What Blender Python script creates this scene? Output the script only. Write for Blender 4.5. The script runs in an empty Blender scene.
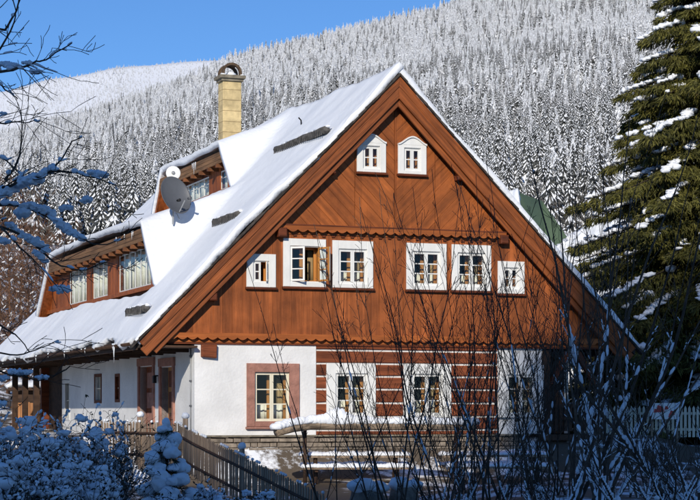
import bpy, math, random
from mathutils import Vector, Matrix, noise
R = math.radians
rnd = random.Random(7)
scene = bpy.context.scene
COL = scene.collection

# ------------------------------------------------------------------ camera
F = 1870.0 / 700.0
cam_d = bpy.data.cameras.new('camera')
cam = bpy.data.objects.new('camera', cam_d); COL.objects.link(cam)
cam.location = (0, 0, 0.65); cam.rotation_euler = (R(90), 0, 0)
cam_d.sensor_width = 36; cam_d.sensor_fit = 'HORIZONTAL'; cam_d.lens = 36 * F
cam_d.shift_y = 162 / 700; cam_d.clip_start = 0.2; cam_d.clip_end = 20000
scene.camera = cam

# ------------------------------------------------------------------ sky and sun
SUN_EL, SUN_AZ = 24.0, -9.5            # azimuth: degrees to the right of straight behind the camera
w = bpy.data.worlds.new('World'); scene.world = w; w.use_nodes = True
nt = w.node_tree; nt.nodes.clear()
sky = nt.nodes.new('ShaderNodeTexSky'); sky.sky_type = 'NISHITA'; sky.sun_disc = False
sky.sun_elevation = R(SUN_EL); sky.sun_rotation = R(180 - SUN_AZ)
sky.altitude = 1200; sky.air_density = 1.0; sky.dust_density = 0.0; sky.ozone_density = 9.0
bgn = nt.nodes.new('ShaderNodeBackground'); bgn.inputs['Strength'].default_value = 0.118
wo = nt.nodes.new('ShaderNodeOutputWorld')
nt.links.new(sky.outputs[0], bgn.inputs[0]); nt.links.new(bgn.outputs[0], wo.inputs[0])
sd = bpy.data.lights.new('sun', 'SUN'); sun = bpy.data.objects.new('sun', sd); COL.objects.link(sun)
sd.energy = 4.0; sd.angle = R(0.53); sd.color = (1.0, 0.93, 0.82)
to_sun = Vector((math.sin(R(SUN_AZ)) * math.cos(R(SUN_EL)), -math.cos(R(SUN_AZ)) * math.cos(R(SUN_EL)), math.sin(R(SUN_EL))))
sun.rotation_euler = to_sun.to_track_quat('Z', 'Y').to_euler()
scene.view_settings.view_transform = 'Standard'; scene.view_settings.look = 'None'
scene.view_settings.exposure = 0.0; scene.view_settings.gamma = 1.0
scene.view_settings.use_curve_mapping = False
scene.render.engine = 'CYCLES'
scene.cycles.max_bounces = 6; scene.cycles.transparent_max_bounces = 12
scene.cycles.use_denoising = True

# ------------------------------------------------------------------ materials
def mat(name, col, rough=0.7, var=0.25, scale=(4, 4, 4), detail=4, bump=0.0, bscale=20, rand=0.0, col2=None, spec=0.3, dist=0.0, island=0.0, rot=0.0, wear=0.0, wscale=.4):
    m = bpy.data.materials.new(name); m.use_nodes = True
    n = m.node_tree.nodes; l = m.node_tree.links
    b = n['Principled BSDF']; b.inputs['Roughness'].default_value = rough
    b.inputs['Specular IOR Level'].default_value = spec
    tc = n.new('ShaderNodeTexCoord'); mp = n.new('ShaderNodeMapping'); mp.inputs['Scale'].default_value = scale
    if rot: mp.vector_type = 'TEXTURE'; mp.inputs['Scale'].default_value = [1 / q for q in scale]; mp.inputs['Rotation'].default_value = (0, rot, 0)
    l.new(tc.outputs['Object'], mp.inputs['Vector'])
    nz = n.new('ShaderNodeTexNoise'); nz.inputs['Scale'].default_value = 1.0; nz.inputs['Detail'].default_value = detail
    nz.inputs['Distortion'].default_value = dist
    l.new(mp.outputs[0], nz.inputs['Vector'])
    rp = n.new('ShaderNodeValToRGB'); l.new(nz.outputs['Fac'], rp.inputs['Fac'])
    c1 = [max(0, c * (1 - var)) for c in col] + [1]
    c2 = list(col2) + [1] if col2 else [min(1, c * (1 + var)) for c in col] + [1]
    rp.color_ramp.elements[0].position = 0.32; rp.color_ramp.elements[0].color = c1
    rp.color_ramp.elements[1].position = 0.68; rp.color_ramp.elements[1].color = c2
    out = rp.outputs['Color']
    for amount, src in ((rand, 'object'), (island, 'island')):
        if amount:
            oi = n.new('ShaderNodeObjectInfo' if src == 'object' else 'ShaderNodeNewGeometry')
            mr = n.new('ShaderNodeMapRange')
            mr.inputs['To Min'].default_value = 1 - amount; mr.inputs['To Max'].default_value = 1 + amount
            l.new(oi.outputs['Random' if src == 'object' else 'Random Per Island'], mr.inputs['Value'])
            mx = n.new('ShaderNodeVectorMath'); mx.operation = 'SCALE'
            l.new(out, mx.inputs[0]); l.new(mr.outputs[0], mx.inputs['Scale']); out = mx.outputs[0]
    if wear:
        wn = n.new('ShaderNodeTexNoise'); wn.inputs['Scale'].default_value = wscale; wn.inputs['Detail'].default_value = 7; wn.inputs['Roughness'].default_value = .65
        l.new(tc.outputs['Object'], wn.inputs['Vector'])
        mr = n.new('ShaderNodeMapRange'); mr.inputs['From Min'].default_value = .3; mr.inputs['From Max'].default_value = .7
        mr.inputs['To Min'].default_value = 1 - wear; mr.inputs['To Max'].default_value = 1 + wear * .6; l.new(wn.outputs['Fac'], mr.inputs['Value'])
        mx = n.new('ShaderNodeVectorMath'); mx.operation = 'SCALE'; l.new(out, mx.inputs[0]); l.new(mr.outputs[0], mx.inputs['Scale']); out = mx.outputs[0]
    l.new(out, b.inputs['Base Color'])
    if bump:
        nb = n.new('ShaderNodeTexNoise'); nb.inputs['Scale'].default_value = bscale; nb.inputs['Detail'].default_value = 5
        if max(scale) / min(scale) > 3: l.new(mp.outputs[0], nb.inputs['Vector'])
        else: l.new(tc.outputs['Object'], nb.inputs['Vector'])
        bm = n.new('ShaderNodeBump'); bm.inputs['Strength'].default_value = bump; bm.inputs['Distance'].default_value = 0.05
        l.new(nb.outputs['Fac'], bm.inputs['Height']); l.new(bm.outputs[0], b.inputs['Normal'])
    return m

M = {}
M['snow'] = mat('snow', (.81, .83, .86), .6, .03, (1.5, 1.5, 1.5), bump=.55, bscale=7, spec=.25)
M['snow_far'] = mat('snow_far', (.86, .875, .90), .7, .04, (.5, .5, .5), spec=.1)
M['board'] = mat('board', (.31, .086, .022), .6, .30, (9, 9, .6), 6, .25, 4, rand=.18, spec=.25, wear=.42, wscale=1.1)
for nm, an in (('barge_l', -45), ('barge_r', 45)): M[nm] = mat(nm, (.225, .062, .015), .6, .45, (.7, 9, 14), 6, .35, 3, rand=.12, wear=.25, wscale=1.2, rot=R(an))
for nm, an in (('diag_l', 45), ('diag_r', -45)): M[nm] = mat(nm, (.315, .086, .018), .6, .26, (.7, 9, 9), 6, .2, 4, rand=.14, wear=.40, wscale=1.1, rot=R(an))
M['fascia'] = mat('fascia', (.20, .105, .048), .8, .4, (9, .8, 9), 5, .3, 4, rand=.15)
M['board_x'] = mat('board_x', (.315, .086, .018), .6, .28, (.7, 9, 9), 6, .2, 4, rand=.10, spec=.3)
M['beam'] = mat('beam', (.13, .032, .010), .65, .35, (1.2, 8, 8), 4, .25, 4, rand=.15)
M['log'] = mat('log', (.19, .050, .017), .7, .4, (1.0, 6, 9), 5, .4, 3, rand=.2)
M['dark_wood'] = mat('dark_wood', (.055, .030, .018), .8, .4, (2, 2, 6), 4, .3, 4, rand=.2)
M['grey_wood'] = mat('grey_wood', (.27, .195, .135), .85, .4, (12, 12, 1.2), 4, .3, 4, rand=.25)
M['grey_log'] = mat('grey_log', (.24, .18, .125), .9, .45, (1.0, 9, 9), 6, .5, 3, wear=.3, wscale=2)
M['soffit'] = mat('soffit', (.16, .060, .022), .7, .3, (8, 1, 8), 4, .2, 4, rand=.15)
M['plaster'] = mat('plaster', (.76, .75, .73), .85, .04, (.9, .9, .9), 6, .25, 14, wear=.10, wscale=.9)
M['white_paint'] = mat('white_paint', (.76, .75, .71), .5, .06, (5, 5, 2), 4, .08, 14, rand=.02)
M['cream_paint'] = mat('cream_paint', (.74, .68, .52), .5, .06, (5, 5, 2), 4, .08, 14)
M['chink'] = mat('chink', (.74, .71, .66), .9, .1, (4, 4, 20), 4, .3, 12)
M['sandstone'] = mat('sandstone', (.36, .175, .130), .85, .2, (5, 5, 5), 6, .35, 18, rand=.06)
M['reveal'] = mat('reveal', (.46, .20, .05), .5, .2, (6, 6, 2), 4, rand=.05)
M['curtain'] = mat('curtain', (.86, .83, .72), .9, .05, (6, 6, 2), 3)
M['drape'] = mat('drape', (.45, .32, .16), .9, .2, (6, 6, 2), 3)
M['interior'] = mat('interior', (.05, .035, .025), .9, .2, (1, 1, 1), 2)
M['chimney'] = mat('chimney', (.60, .46, .235), .85, .16, (5, 5, 5), 6, .3, 22, rand=.12, wear=.25, wscale=1.6)
M['mortar'] = mat('mortar', (.28, .21, .12), .9, .1, (5, 5, 5), 4)
M['slab'] = mat('slab', (.22, .19, .14), .9, .3, (5, 5, 5), 5, .3, 15)
M['brick_cap'] = mat('brick_cap', (.10, .065, .040), .9, .35, (7, 7, 7), 5, .3, 15)
M['shingle'] = mat('shingle', (.055, .045, .038), .9, .4, (8, 8, 8), 4, .3, 8, island=.4)
M['guard'] = mat('guard', (.085, .08, .075), .85, .5, (7, 7, 7), 5, .6, 16)
M['stone'] = mat('stone', (.22, .18, .14), .9, .35, (6, 6, 6), 5, .5, 12, rand=.3)
M['joint'] = mat('joint', (.07, .06, .05), .95, .2, (4, 4, 4), 3)
M['metal_dark'] = mat('metal_dark', (.09, .095, .105), .45, .08, (3, 3, 3), 2, spec=.5)
M['metal_grey'] = mat('metal_grey', (.30, .31, .32), .4, .1, (6, 6, 6), 2, spec=.5)
M['black'] = mat('black', (.012, .012, .013), .5, .1)
M['bark'] = mat('bark', (.042, .030, .022), .9, .4, (8, 8, 8), 4, .4, 20)
M['bark_dark'] = mat('bark_dark', (.070, .050, .036), .9, .4, (8, 8, 8), 4, island=.4)
M['twig_red'] = mat('twig_red', (.135, .070, .040), .9, .4, (2, 2, 2), 4, island=.5)
M['twig_grey'] = mat('twig_grey', (.10, .085, .07), .9, .4, (2, 2, 2), 4, island=.4)
M['leaf'] = mat('leaf', (.028, .030, .016), .7, .5, (6, 6, 6), 3, island=.6)
M['needle'] = mat('needle', (.066, .070, .016), .65, .45, (1.6, 1.6, 1.6), 4, island=.5, col2=(.145, .132, .027))
M['needle_dead'] = mat('needle_dead', (.16, .075, .028), .8, .4, (2, 2, 2), 3, island=.4)
M['needle_shrub'] = mat('needle_shrub', (.030, .042, .016), .7, .4, (3, 3, 3), 3, island=.5)
M['forest_dark'] = mat('forest_dark', (.075, .078, .075), .9, .4, (9, 9, 9), 2, island=.5)
M['forest_frost'] = mat('forest_frost', (.58, .59, .61), .9, .4, (9, 9, 9), 2, island=.4)
M['green_roof'] = mat('green_roof', (.085, .125, .075), .6, .15, (1, 1, 1), 3, .1, 10)
M['red_sign'] = mat('red_sign', (.50, .06, .05), .5, .1)
M['orange_plank'] = mat('orange_plank', (.36, .16, .06), .7, .25, (8, 8, 1), 4, .2, 5, rand=.15)
M['ice'] = mat('ice', (.75, .80, .85), .15, .05, (4, 4, 4), 2, spec=.6)

def glass_mat(name, ior):
    m = bpy.data.materials.new(name); m.use_nodes = True
    n = m.node_tree.nodes; l = m.node_tree.links; n.clear()
    o = n.new('ShaderNodeOutputMaterial'); mx = n.new('ShaderNodeMixShader')
    tr = n.new('ShaderNodeBsdfTransparent'); tr.inputs[0].default_value = (.95, .97, .96, 1)
    gl = n.new('ShaderNodeBsdfGlossy'); gl.inputs['Roughness'].default_value = .03
    lw = n.new('ShaderNodeFresnel'); lw.inputs['IOR'].default_value = ior
    nz = n.new('ShaderNodeTexNoise'); nz.inputs['Scale'].default_value = 1.8
    tc = n.new('ShaderNodeTexCoord'); l.new(tc.outputs['Object'], nz.inputs['Vector'])
    bm = n.new('ShaderNodeBump'); bm.inputs['Strength'].default_value = .12; bm.inputs['Distance'].default_value = .03
    l.new(nz.outputs['Fac'], bm.inputs['Height']); l.new(bm.outputs[0], gl.inputs['Normal'])
    ge = n.new('ShaderNodeNewGeometry'); iv = n.new('ShaderNodeMath'); iv.operation = 'SUBTRACT'; iv.inputs[0].default_value = 1; l.new(ge.outputs['Backfacing'], iv.inputs[1])
    ml = n.new('ShaderNodeMath'); ml.operation = 'MULTIPLY'; l.new(lw.outputs[0], ml.inputs[0]); l.new(iv.outputs[0], ml.inputs[1])
    l.new(ml.outputs[0], mx.inputs[0]); l.new(tr.outputs[0], mx.inputs[1]); l.new(gl.outputs[0], mx.inputs[2])
    l.new(mx.outputs[0], o.inputs['Surface'])
    return m
M['glass'] = glass_mat('glass', 1.55); M['glass_thin'] = glass_mat('glass_thin', 1.25)

# ------------------------------------------------------------------ mesh helpers
def ico():
    t = (1 + 5 ** .5) / 2
    v = [Vector(p).normalized() for p in ((-1,t,0),(1,t,0),(-1,-t,0),(1,-t,0),(0,-1,t),(0,1,t),(0,-1,-t),(0,1,-t),(t,0,-1),(t,0,1),(-t,0,-1),(-t,0,1))]
    f = [(0,11,5),(0,5,1),(0,1,7),(0,7,10),(0,10,11),(1,5,9),(5,11,4),(11,10,2),(10,7,6),(7,1,8),(3,9,4),(3,4,2),(3,2,6),(3,6,8),(3,8,9),(4,9,5),(2,4,11),(6,2,10),(8,6,7),(9,8,1)]
    return v, f
def subdiv(v, f):
    v = list(v); cache = {}; nf = []
    def mid(a, b):
        k = (min(a, b), max(a, b))
        if k not in cache:
            v.append(((v[a] + v[b]) / 2).normalized()); cache[k] = len(v) - 1
        return cache[k]
    for a, b, c in f:
        x, y, z = mid(a, b), mid(b, c), mid(c, a)
        nf += [(a, x, z), (b, y, x), (c, z, y), (x, y, z)]
    return v, nf
ICO = [ico()]; ICO.append(subdiv(*ICO[0])); ICO.append(subdiv(*ICO[1]))

class MB:
    def __init__(s): s.v = []; s.f = []
    def face(s, pts):
        i = len(s.v); s.v += [tuple(p) for p in pts]; s.f.append(tuple(range(i, i + len(pts))))
    def box(s, x0, x1, y0, y1, z0, z1):
        i = len(s.v)
        s.v += [(x, y, z) for z in (z0, z1) for x, y in ((x0, y0), (x1, y0), (x1, y1), (x0, y1))]
        for q in ((3,2,1,0),(4,5,6,7),(0,1,5,4),(1,2,6,5),(2,3,7,6),(3,0,4,7)): s.f.append(tuple(i + k for k in q))
        return s
    def prism(s, pts, y0, y1, c=0.0):
        """convex polygon in (x, z), front at y0, back at y1, front edge chamfered by c"""
        a = sum(pts[i][0] * pts[(i+1) % len(pts)][1] - pts[(i+1) % len(pts)][0] * pts[i][1] for i in range(len(pts)))
        if a < 0: pts = pts[::-1]
        n = len(pts); i = len(s.v)
        if c:
            ins = inset(pts, c)
            if ins is None: c = 0
        if c:
            s.v += [(p[0], y0, p[1]) for p in ins] + [(p[0], y0 + c, p[1]) for p in pts] + [(p[0], y1, p[1]) for p in pts]
            L = 3
        else:
            s.v += [(p[0], y0, p[1]) for p in pts] + [(p[0], y1, p[1]) for p in pts]; L = 2
        s.f.append(tuple(range(i, i + n)))
        for k in range(L - 1):
            for j in range(n):
                a, b = i + k * n + j, i + k * n + (j + 1) % n
                s.f.append((a, a + n, b + n, b))
        s.f.append(tuple(range(i + (L - 1) * n + n - 1, i + (L - 1) * n - 1, -1)))
        return s
    def tube(s, pts, rad, n=5, cap=True):
        pts = [Vector(p) for p in pts]
        if not hasattr(rad, '__len__'): rad = [rad] * len(pts)
        i0 = len(s.v); up = Vector((0, 0, 1))
        for k, p in enumerate(pts):
            d = (pts[min(k + 1, len(pts) - 1)] - pts[max(k - 1, 0)])
            if d.length < 1e-9: d = Vector((0, 0, 1))
            d.normalize()
            a = d.cross(up)
            if a.length < 1e-3: a = d.cross(Vector((1, 0, 0)))
            a.normalize(); b = d.cross(a)
            for j in range(n):
                t = 2 * math.pi * j / n
                s.v.append(tuple(p + (a * math.cos(t) + b * math.sin(t)) * rad[k]))
        for k in range(len(pts) - 1):
            for j in range(n):
                a, b = i0 + k * n + j, i0 + k * n + (j + 1) % n
                s.f.append((a, b, b + n, a + n))
        if cap:
            s.f.append(tuple(i0 + j for j in range(n - 1, -1, -1)))
            s.f.append(tuple(i0 + (len(pts) - 1) * n + j for j in range(n)))
        return s
    def blob(s, c, r, lvl=1, rough=.18, flat=None, seed=None):
        v, f = ICO[lvl]; i = len(s.v); c = Vector(c)
        if not hasattr(r, '__len__'): r = (r, r, r)
        o = Vector((rnd.uniform(0, 99), rnd.uniform(0, 99), rnd.uniform(0, 99))) if seed is None else Vector((seed, seed * 2.3, 1))
        for p in v:
            k = 1 + rough * noise.noise(p * 1.6 + o) * 1.6
            q = Vector((p.x * r[0], p.y * r[1], p.z * r[2])) * k
            if flat is not None and q.z < -flat * r[2]: q.z = -flat * r[2]
            s.v.append(tuple(c + q))
        s.f += [(a + i, b + i, d + i) for a, b, d in f]
        return s
    def lathe(s, prof, n=20, M4=None):
        i = len(s.v); M4 = M4 or Matrix()
        for r, z in prof:
            for j in range(n):
                t = 2 * math.pi * j / n
                s.v.append(tuple(M4 @ Vector((r * math.cos(t), r * math.sin(t), z))))
        for k in range(len(prof) - 1):
            for j in range(n):
                a, b = i + k * n + j, i + k * n + (j + 1) % n
                s.f.append((a, b, b + n, a + n))
        return s
    def mesh(s, name, m, smooth=False):
        me = bpy.data.meshes.new(name); me.from_pydata(s.v, [], s.f)
        if m: me.materials.append(M[m])
        if smooth: me.polygons.foreach_set('use_smooth', [True] * len(me.polygons))
        me.update(); return me
    def build(s, name, m, parent=None, smooth=False):
        o = bpy.data.objects.new(name, s.mesh(name, m, smooth)); COL.objects.link(o); o.parent = parent
        return o

def inset(pts, c):
    n = len(pts); out = []
    for i in range(n):
        p0, p, p1 = Vector(pts[i - 1]), Vector(pts[i]), Vector(pts[(i + 1) % n])
        d0, d1 = (p - p0), (p1 - p)
        if d0.length < 2.2 * c or d1.length < 2.2 * c: return None
        d0.normalize(); d1.normalize()
        n0, n1 = Vector((-d0.y, d0.x)), Vector((-d1.y, d1.x))
        b = n0 + n1
        if b.length < .2: return None
        k = c * 2 / b.length_squared
        q = p + b * min(k, 4 * c)
        out.append((q.x, q.y))
    return out
def clip(pts, a, b, c):
    """keep the part of a convex polygon where a*x + b*z <= c"""
    out = []
    for i in range(len(pts)):
        p, q = pts[i], pts[(i + 1) % len(pts)]
        dp, dq = a * p[0] + b * p[1] - c, a * q[0] + b * q[1] - c
        if dp <= 0: out.append(p)
        if (dp < 0 < dq) or (dq < 0 < dp):
            t = dp / (dp - dq); out.append((p[0] + (q[0] - p[0]) * t, p[1] + (q[1] - p[1]) * t))
    return out
def area(p):
    return abs(sum(p[i][0] * p[(i+1) % len(p)][1] - p[(i+1) % len(p)][0] * p[i][1] for i in range(len(p)))) / 2 if len(p) > 2 else 0
def minus(polys, r):
    x0, x1, z0, z1 = r; out = []
    for p in polys:
        a = clip(p, 1, 0, x0); b = clip(p, -1, 0, -x1)
        m = clip(clip(p, -1, 0, -x0), 1, 0, x1)
        lo = clip(m, 0, 1, z0) if len(m) > 2 else []; hi = clip(m, 0, -1, -z1) if len(m) > 2 else []
        out += [q for q in (a, b, lo, hi) if area(q) > .004]
    return out

def empty(name, loc=(0, 0, 0), rz=0, label=None, cat=None, group=None):
    o = bpy.data.objects.new(name, None); COL.objects.link(o); o.location = loc; o.rotation_euler = (0, 0, rz)
    o.empty_display_size = .2
    return tag(o, label, cat, group)
def tag(o, label=None, cat=None, group=None, kind=None):
    for k, v in (('label', label), ('category', cat), ('group', group), ('kind', kind)):
        if v: o[k] = v
    return o
def smooth(a, b, t):
    t = max(0, min(1, (t - a) / (b - a))); return t * t * (3 - 2 * t)
def interp(tab, t):
    if t <= tab[0][0]: return tab[0][1]
    for (a, x), (b, y) in zip(tab, tab[1:]):
        if t <= b:
            k = (t - a) / (b - a); k = k * k * (3 - 2 * k); return x + (y - x) * k
    return tab[-1][1]
def interp_l(tab, t):
    if t <= tab[0][0]: return tab[0][1]
    for (a, x), (b, y) in zip(tab, tab[1:]):
        if t <= b: return x + (y - x) * (t - a) / (b - a)
    return tab[-1][1]
def nz(x, y, s, seed=0): return noise.noise(Vector((x * s + seed, y * s - seed, seed * .37)))

# ------------------------------------------------------------------ house frame
TH = R(20.5); CT, ST = math.cos(TH), math.sin(TH)
HX, HY = 1.2756, 54.4
def to_world(x, y): return HX + x * CT - y * ST, HY + x * ST + y * CT
def to_local(X, Y): return (X - HX) * CT + (Y - HY) * ST, -(X - HX) * ST + (Y - HY) * CT

# ------------------------------------------------------------------ terrain
NEAR = [(-170, 50), (-105, 46), (-90, 46), (-50, 26), (-18, 0), (-8, -1.0), (10, -1.1), (22, -1.5), (38, -1.75), (46, -1.5), (51, -1.3), (54, -1.2), (60, -.4), (75, 0), (110, 1.5), (200, 7), (350, 22), (560, 48)]
def ground_h(X, Y):
    z = interp(NEAR, Y)
    if Y < -8: z = -1 + (z + 1) * math.exp(-((X + 24) / 30) ** 2)  # unseen knoll added behind the camera to carry the shading trees
    if 15 < Y < 50: z += .75 * smooth(0, 4, X) * smooth(15, 25, Y) * (1 - smooth(40, 50, Y))
    if Y > -14:
        lx, ly = to_local(X, Y)
        if -16 < lx < 12 and ly < 32:       # the level yard beside the house
            k = smooth(-1.2, .6, ly) * smooth(-16, -11, lx) * (1 - smooth(8.5, 11, lx)) * (1 - smooth(27, 32, ly))
            z = z * (1 - k) + (-.06) * k
        if Y > 66: z += smooth(-10, -34, X) * smooth(66, 120, Y) * 9 * (1 - smooth(300, 560, Y))
        z += .10 * nz(X, Y, .35, 3) * (1 - smooth(100, 200, Y)) + 1.2 * nz(X, Y, .02, 9) * smooth(90, 200, Y)
    return z
def crest_near(X): return interp_l([(-1600, 250), (-600, 298), (-430, 339), (-389, 350), (-325, 366), (-262, 388), (-198, 407), (-139, 433), (-85, 447), (-21, 463), (43, 480), (106, 495), (184, 521), (430, 588), (1200, 660), (1800, 680)], X)
def mount_h(X, Y):
    k = (Y - 540) / 1760
    p = .18 * k + .82 * k ** 1.18
    z0 = ground_h(X * .2, 560)
    zc = crest_near(X * 2300 / max(Y, 540))
    z = z0 + (zc - z0) * p + 10 * nz(X, Y, .004, 5) * smooth(0, .25, k) * (1 - .6 * smooth(.8, 1, k))
    if Y > 2300: z = zc - (Y - 2300) * .25
    return z
def far_h(X, Y):
    zc = interp([(-1700, 680), (-860, 768), (-690, 805), (-530, 832), (-340, 846), (-200, 850), (200, 850), (700, 860), (1600, 900)], X * 4500 / Y) * 1.0
    k = (Y - 2600) / 1900
    z = 250 + (zc - 250) * k + 18 * nz(X, Y, .0016, 2) * (1 - smooth(.8, 1, k))
    if Y > 4500: z = zc - (Y - 4500) * .25
    return z
def sheet(name, ys, xf, hf, m):
    mb = MB(); n = 0
    for Y in ys:
        xs = xf(Y); n = len(xs)
        mb.v += [(x, Y, hf(x, Y)) for x in xs]
    for j in range(len(ys) - 1):
        for i in range(n - 1):
            a = j * n + i; mb.f.append((a, a + 1, a + n + 1, a + n))
    return tag(mb.build(name, m, smooth=True), kind='structure')
def lin(a, b, n): return [a + (b - a) * i / (n - 1) for i in range(n)]

def ground_mat():
    m = mat('ground_snow', (.84, .86, .89), .7, .03, (1, 1, 1), bump=.5, bscale=5, spec=.2)
    n = m.node_tree.nodes; l = m.node_tree.links; b = n['Principled BSDF']
    src = b.inputs['Base Color'].links[0].from_socket
    tc = n.new('ShaderNodeTexCoord'); a = n.new('ShaderNodeTexNoise'); a.inputs['Scale'].default_value = .55; a.inputs['Detail'].default_value = 8
    a.inputs['Roughness'].default_value = .7
    om = n.new('ShaderNodeMapping'); om.inputs['Location'].default_value = (3.7, 1.3, 0); l.new(tc.outputs['Object'], om.inputs['Vector']); l.new(om.outputs[0], a.inputs['Vector'])
    rp = n.new('ShaderNodeValToRGB'); rp.color_ramp.elements[0].position = .43; rp.color_ramp.elements[1].position = .50
    l.new(a.outputs['Fac'], rp.inputs['Fac'])
    mx = n.new('ShaderNodeMix'); mx.data_type = 'RGBA'; mx.inputs['B'].default_value = (.115, .090, .066, 1)
    l.new(rp.outputs[0], mx.inputs['Factor']); l.new(src, mx.inputs['A']); l.new(mx.outputs['Result'], b.inputs['Base Color'])
    return m
M['ground_snow'] = ground_mat()
ys = lin(-170, -20, 26) + lin(-14, 34, 25) + lin(35, 100, 110) + lin(106, 200, 16) + lin(215, 560, 20)
sheet('ground', ys, lambda Y: [t * (75 + max(0, Y) * .45) for t in [((i / 60) - 1) ** 3 * .45 + ((i / 60) - 1) * .55 for i in range(121)]], ground_h, 'ground_snow')
sheet('mountain_slope', lin(540, 2300, 70) + [2330, 2400, 2560, 2650], lambda Y: [t * Y * .32 for t in lin(-1, 1, 61)], mount_h, 'snow_far')
sheet('far_mountain', lin(2600, 4500, 40) + [4560, 4800, 5400], lambda Y: [t * Y * .32 for t in lin(-1, 1, 61)], far_h, 'snow_far')

# ================================================================== THE CHALET
chalet = empty('chalet', (HX, HY, 0), TH, 'large half-timbered chalet with brown plank gable, white ground floor and snow-covered roof', 'house')
AP, SL = 10.40, 1.004                       # roof line: z = AP - SL * |x|
def roof_z(x): return AP - SL * abs(x)

# --- walls ----------------------------------------------------------
def wall_panel(name, x0, x1, z0, z1, holes, y0, y1, m, parent, side=False):
    polys = [[(x0, z0), (x1, z0), (x1, z1), (x0, z1)]]
    for h in holes: polys = minus(polys, h)
    mb = MB()
    for p in polys: mb.prism(p, y0, y1)
    if side: mb.v = [(b, a, c) for a, b, c in mb.v]; mb.f = [f[::-1] for f in mb.f]
    return mb.build(name, m, parent)

ST_OPEN = (-4.26, -3.23, .39, 1.78)
wall_panel('plaster_wall', -6.02, -2.42, 0, 2.62, [ST_OPEN], -.05, .35, 'plaster', chalet)
DOORS = [(4.55, 6.2, -.05, 2.05), (2.25, 3.6, -.05, 1.98)]
SWIN = [(11.6, 12.5, 1.05, 1.85), (9.0, 9.45, 1.07, 1.8), (16.7, 17.4, .45, 1.7)]
wall_panel('side_wall', .36, 18.0, -.2, 2.9, DOORS + SWIN, -6.0, -5.6, 'plaster', chalet, True)
mb = MB(); mb.box(-6.0, 6.9, 21.9, 22.1, -.2, 2.9); mb.prism([(-6.9, 2.9), (6.9, 2.9), (0, 9.9)], 21.9, 22.1); mb.build('rear_wall', 'beam', chalet)
MB().box(6.7, 6.9, 2.4, 22, -1.2, 3.0).build('right_wall', 'plaster', chalet)
MB().box(-5.95, 6.9, .36, 21.9, -.12, -.02).build('ground_storey_floor', 'interior', chalet)
MB().box(-6.9, 6.9, .12, 21.8, 2.58, 2.72).build('upper_storey_floor', 'interior', chalet)
MB().box(-3.8, 3.8, .12, 21.8, 5.7, 5.82).build('attic_floor', 'interior', chalet)
# inner partition that closes the rooms a few metres back from the gable windows
mb = MB(); mb.box(-5.4, 6.6, 4.9, 5.0, 0, 2.55); mb.prism([(-6.6, 2.74), (6.6, 2.74), (3.4, 6.0), (0, 9.6), (-3.4, 6.0)], 4.9, 5.0); mb.build('room_partition', 'interior', chalet)
# plaster end of the log range and the porch at the right
wall_panel('porch_wall', 3.30, 4.80, 0, 2.55, [(3.62, 4.48, .56, 1.76)], .02, .3, 'plaster', chalet)
MB().box(4.8, 6.7, 2.3, 2.5, -.1, 2.6).build('porch_back_wall', 'dark_wood', chalet)
MB().box(4.8, 4.95, .3, 2.3, -.1, 2.6).build('porch_side_wall', 'dark_wood', chalet)
MB().box(4.78, 7.0, -.1, 2.4, -.2, -.02).build('porch_floor', 'dark_wood', chalet)
for x in (4.92, 6.72): MB().box(x - .1, x + .1, -.08, .12, -.02, 2.5).build('porch_post', 'dark_wood', chalet)
for x, d in ((5.02, 1), (6.62, -1)):
    MB().prism([(x, 1.5), (x + .14 * d, 1.5), (x + .75 * d, 2.47), (x + .55 * d, 2.47)], -.05, .09).build('porch_brace', 'beam', chalet)
MB().box(5.03, 6.6, -.02, .06, .78, .9).build('porch_rail', 'dark_wood', chalet)
for i in range(10):
    x = 5.1 + i * .16
    MB().box(x - .05, x + .05, -.01, .04, .08, .8).build('porch_baluster', 'dark_wood', chalet)

# --- log wall with white joints ------------------------------------
LOGW = [(-1.92, -.78, .5, 1.86), (.46, 1.60, .5, 1.86)]
wall_panel('joint_plaster', -2.42, 3.30, 0, 2.55, LOGW, .0, .3, 'chink', chalet)
chz = [.131, .512, .910, 1.307, 1.679, 2.046, 2.426]
rows = [(0.0, .10)] + [(a + .03, b - .03) for a, b in zip(chz, chz[1:])] + [(2.456, 2.6)]
for z0, z1 in rows:
    cuts = [(-2.08, -.62), (.30, 1.76)] if z0 > .45 and z1 < 2.1 else []
    xs = [-2.415] + [c for ab in cuts for c in ab] + [3.295]
    for a, b in zip(xs[::2], xs[1::2]):
        j = rnd.uniform(-.006, .006)
        MB().prism([(a, z0 + j), (b, z0 - j), (b, z1 + j), (a, z1 - j)], -.05 + rnd.uniform(-.008, .008), .02, .018).build('hewn_log', 'log', chalet)

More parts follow.
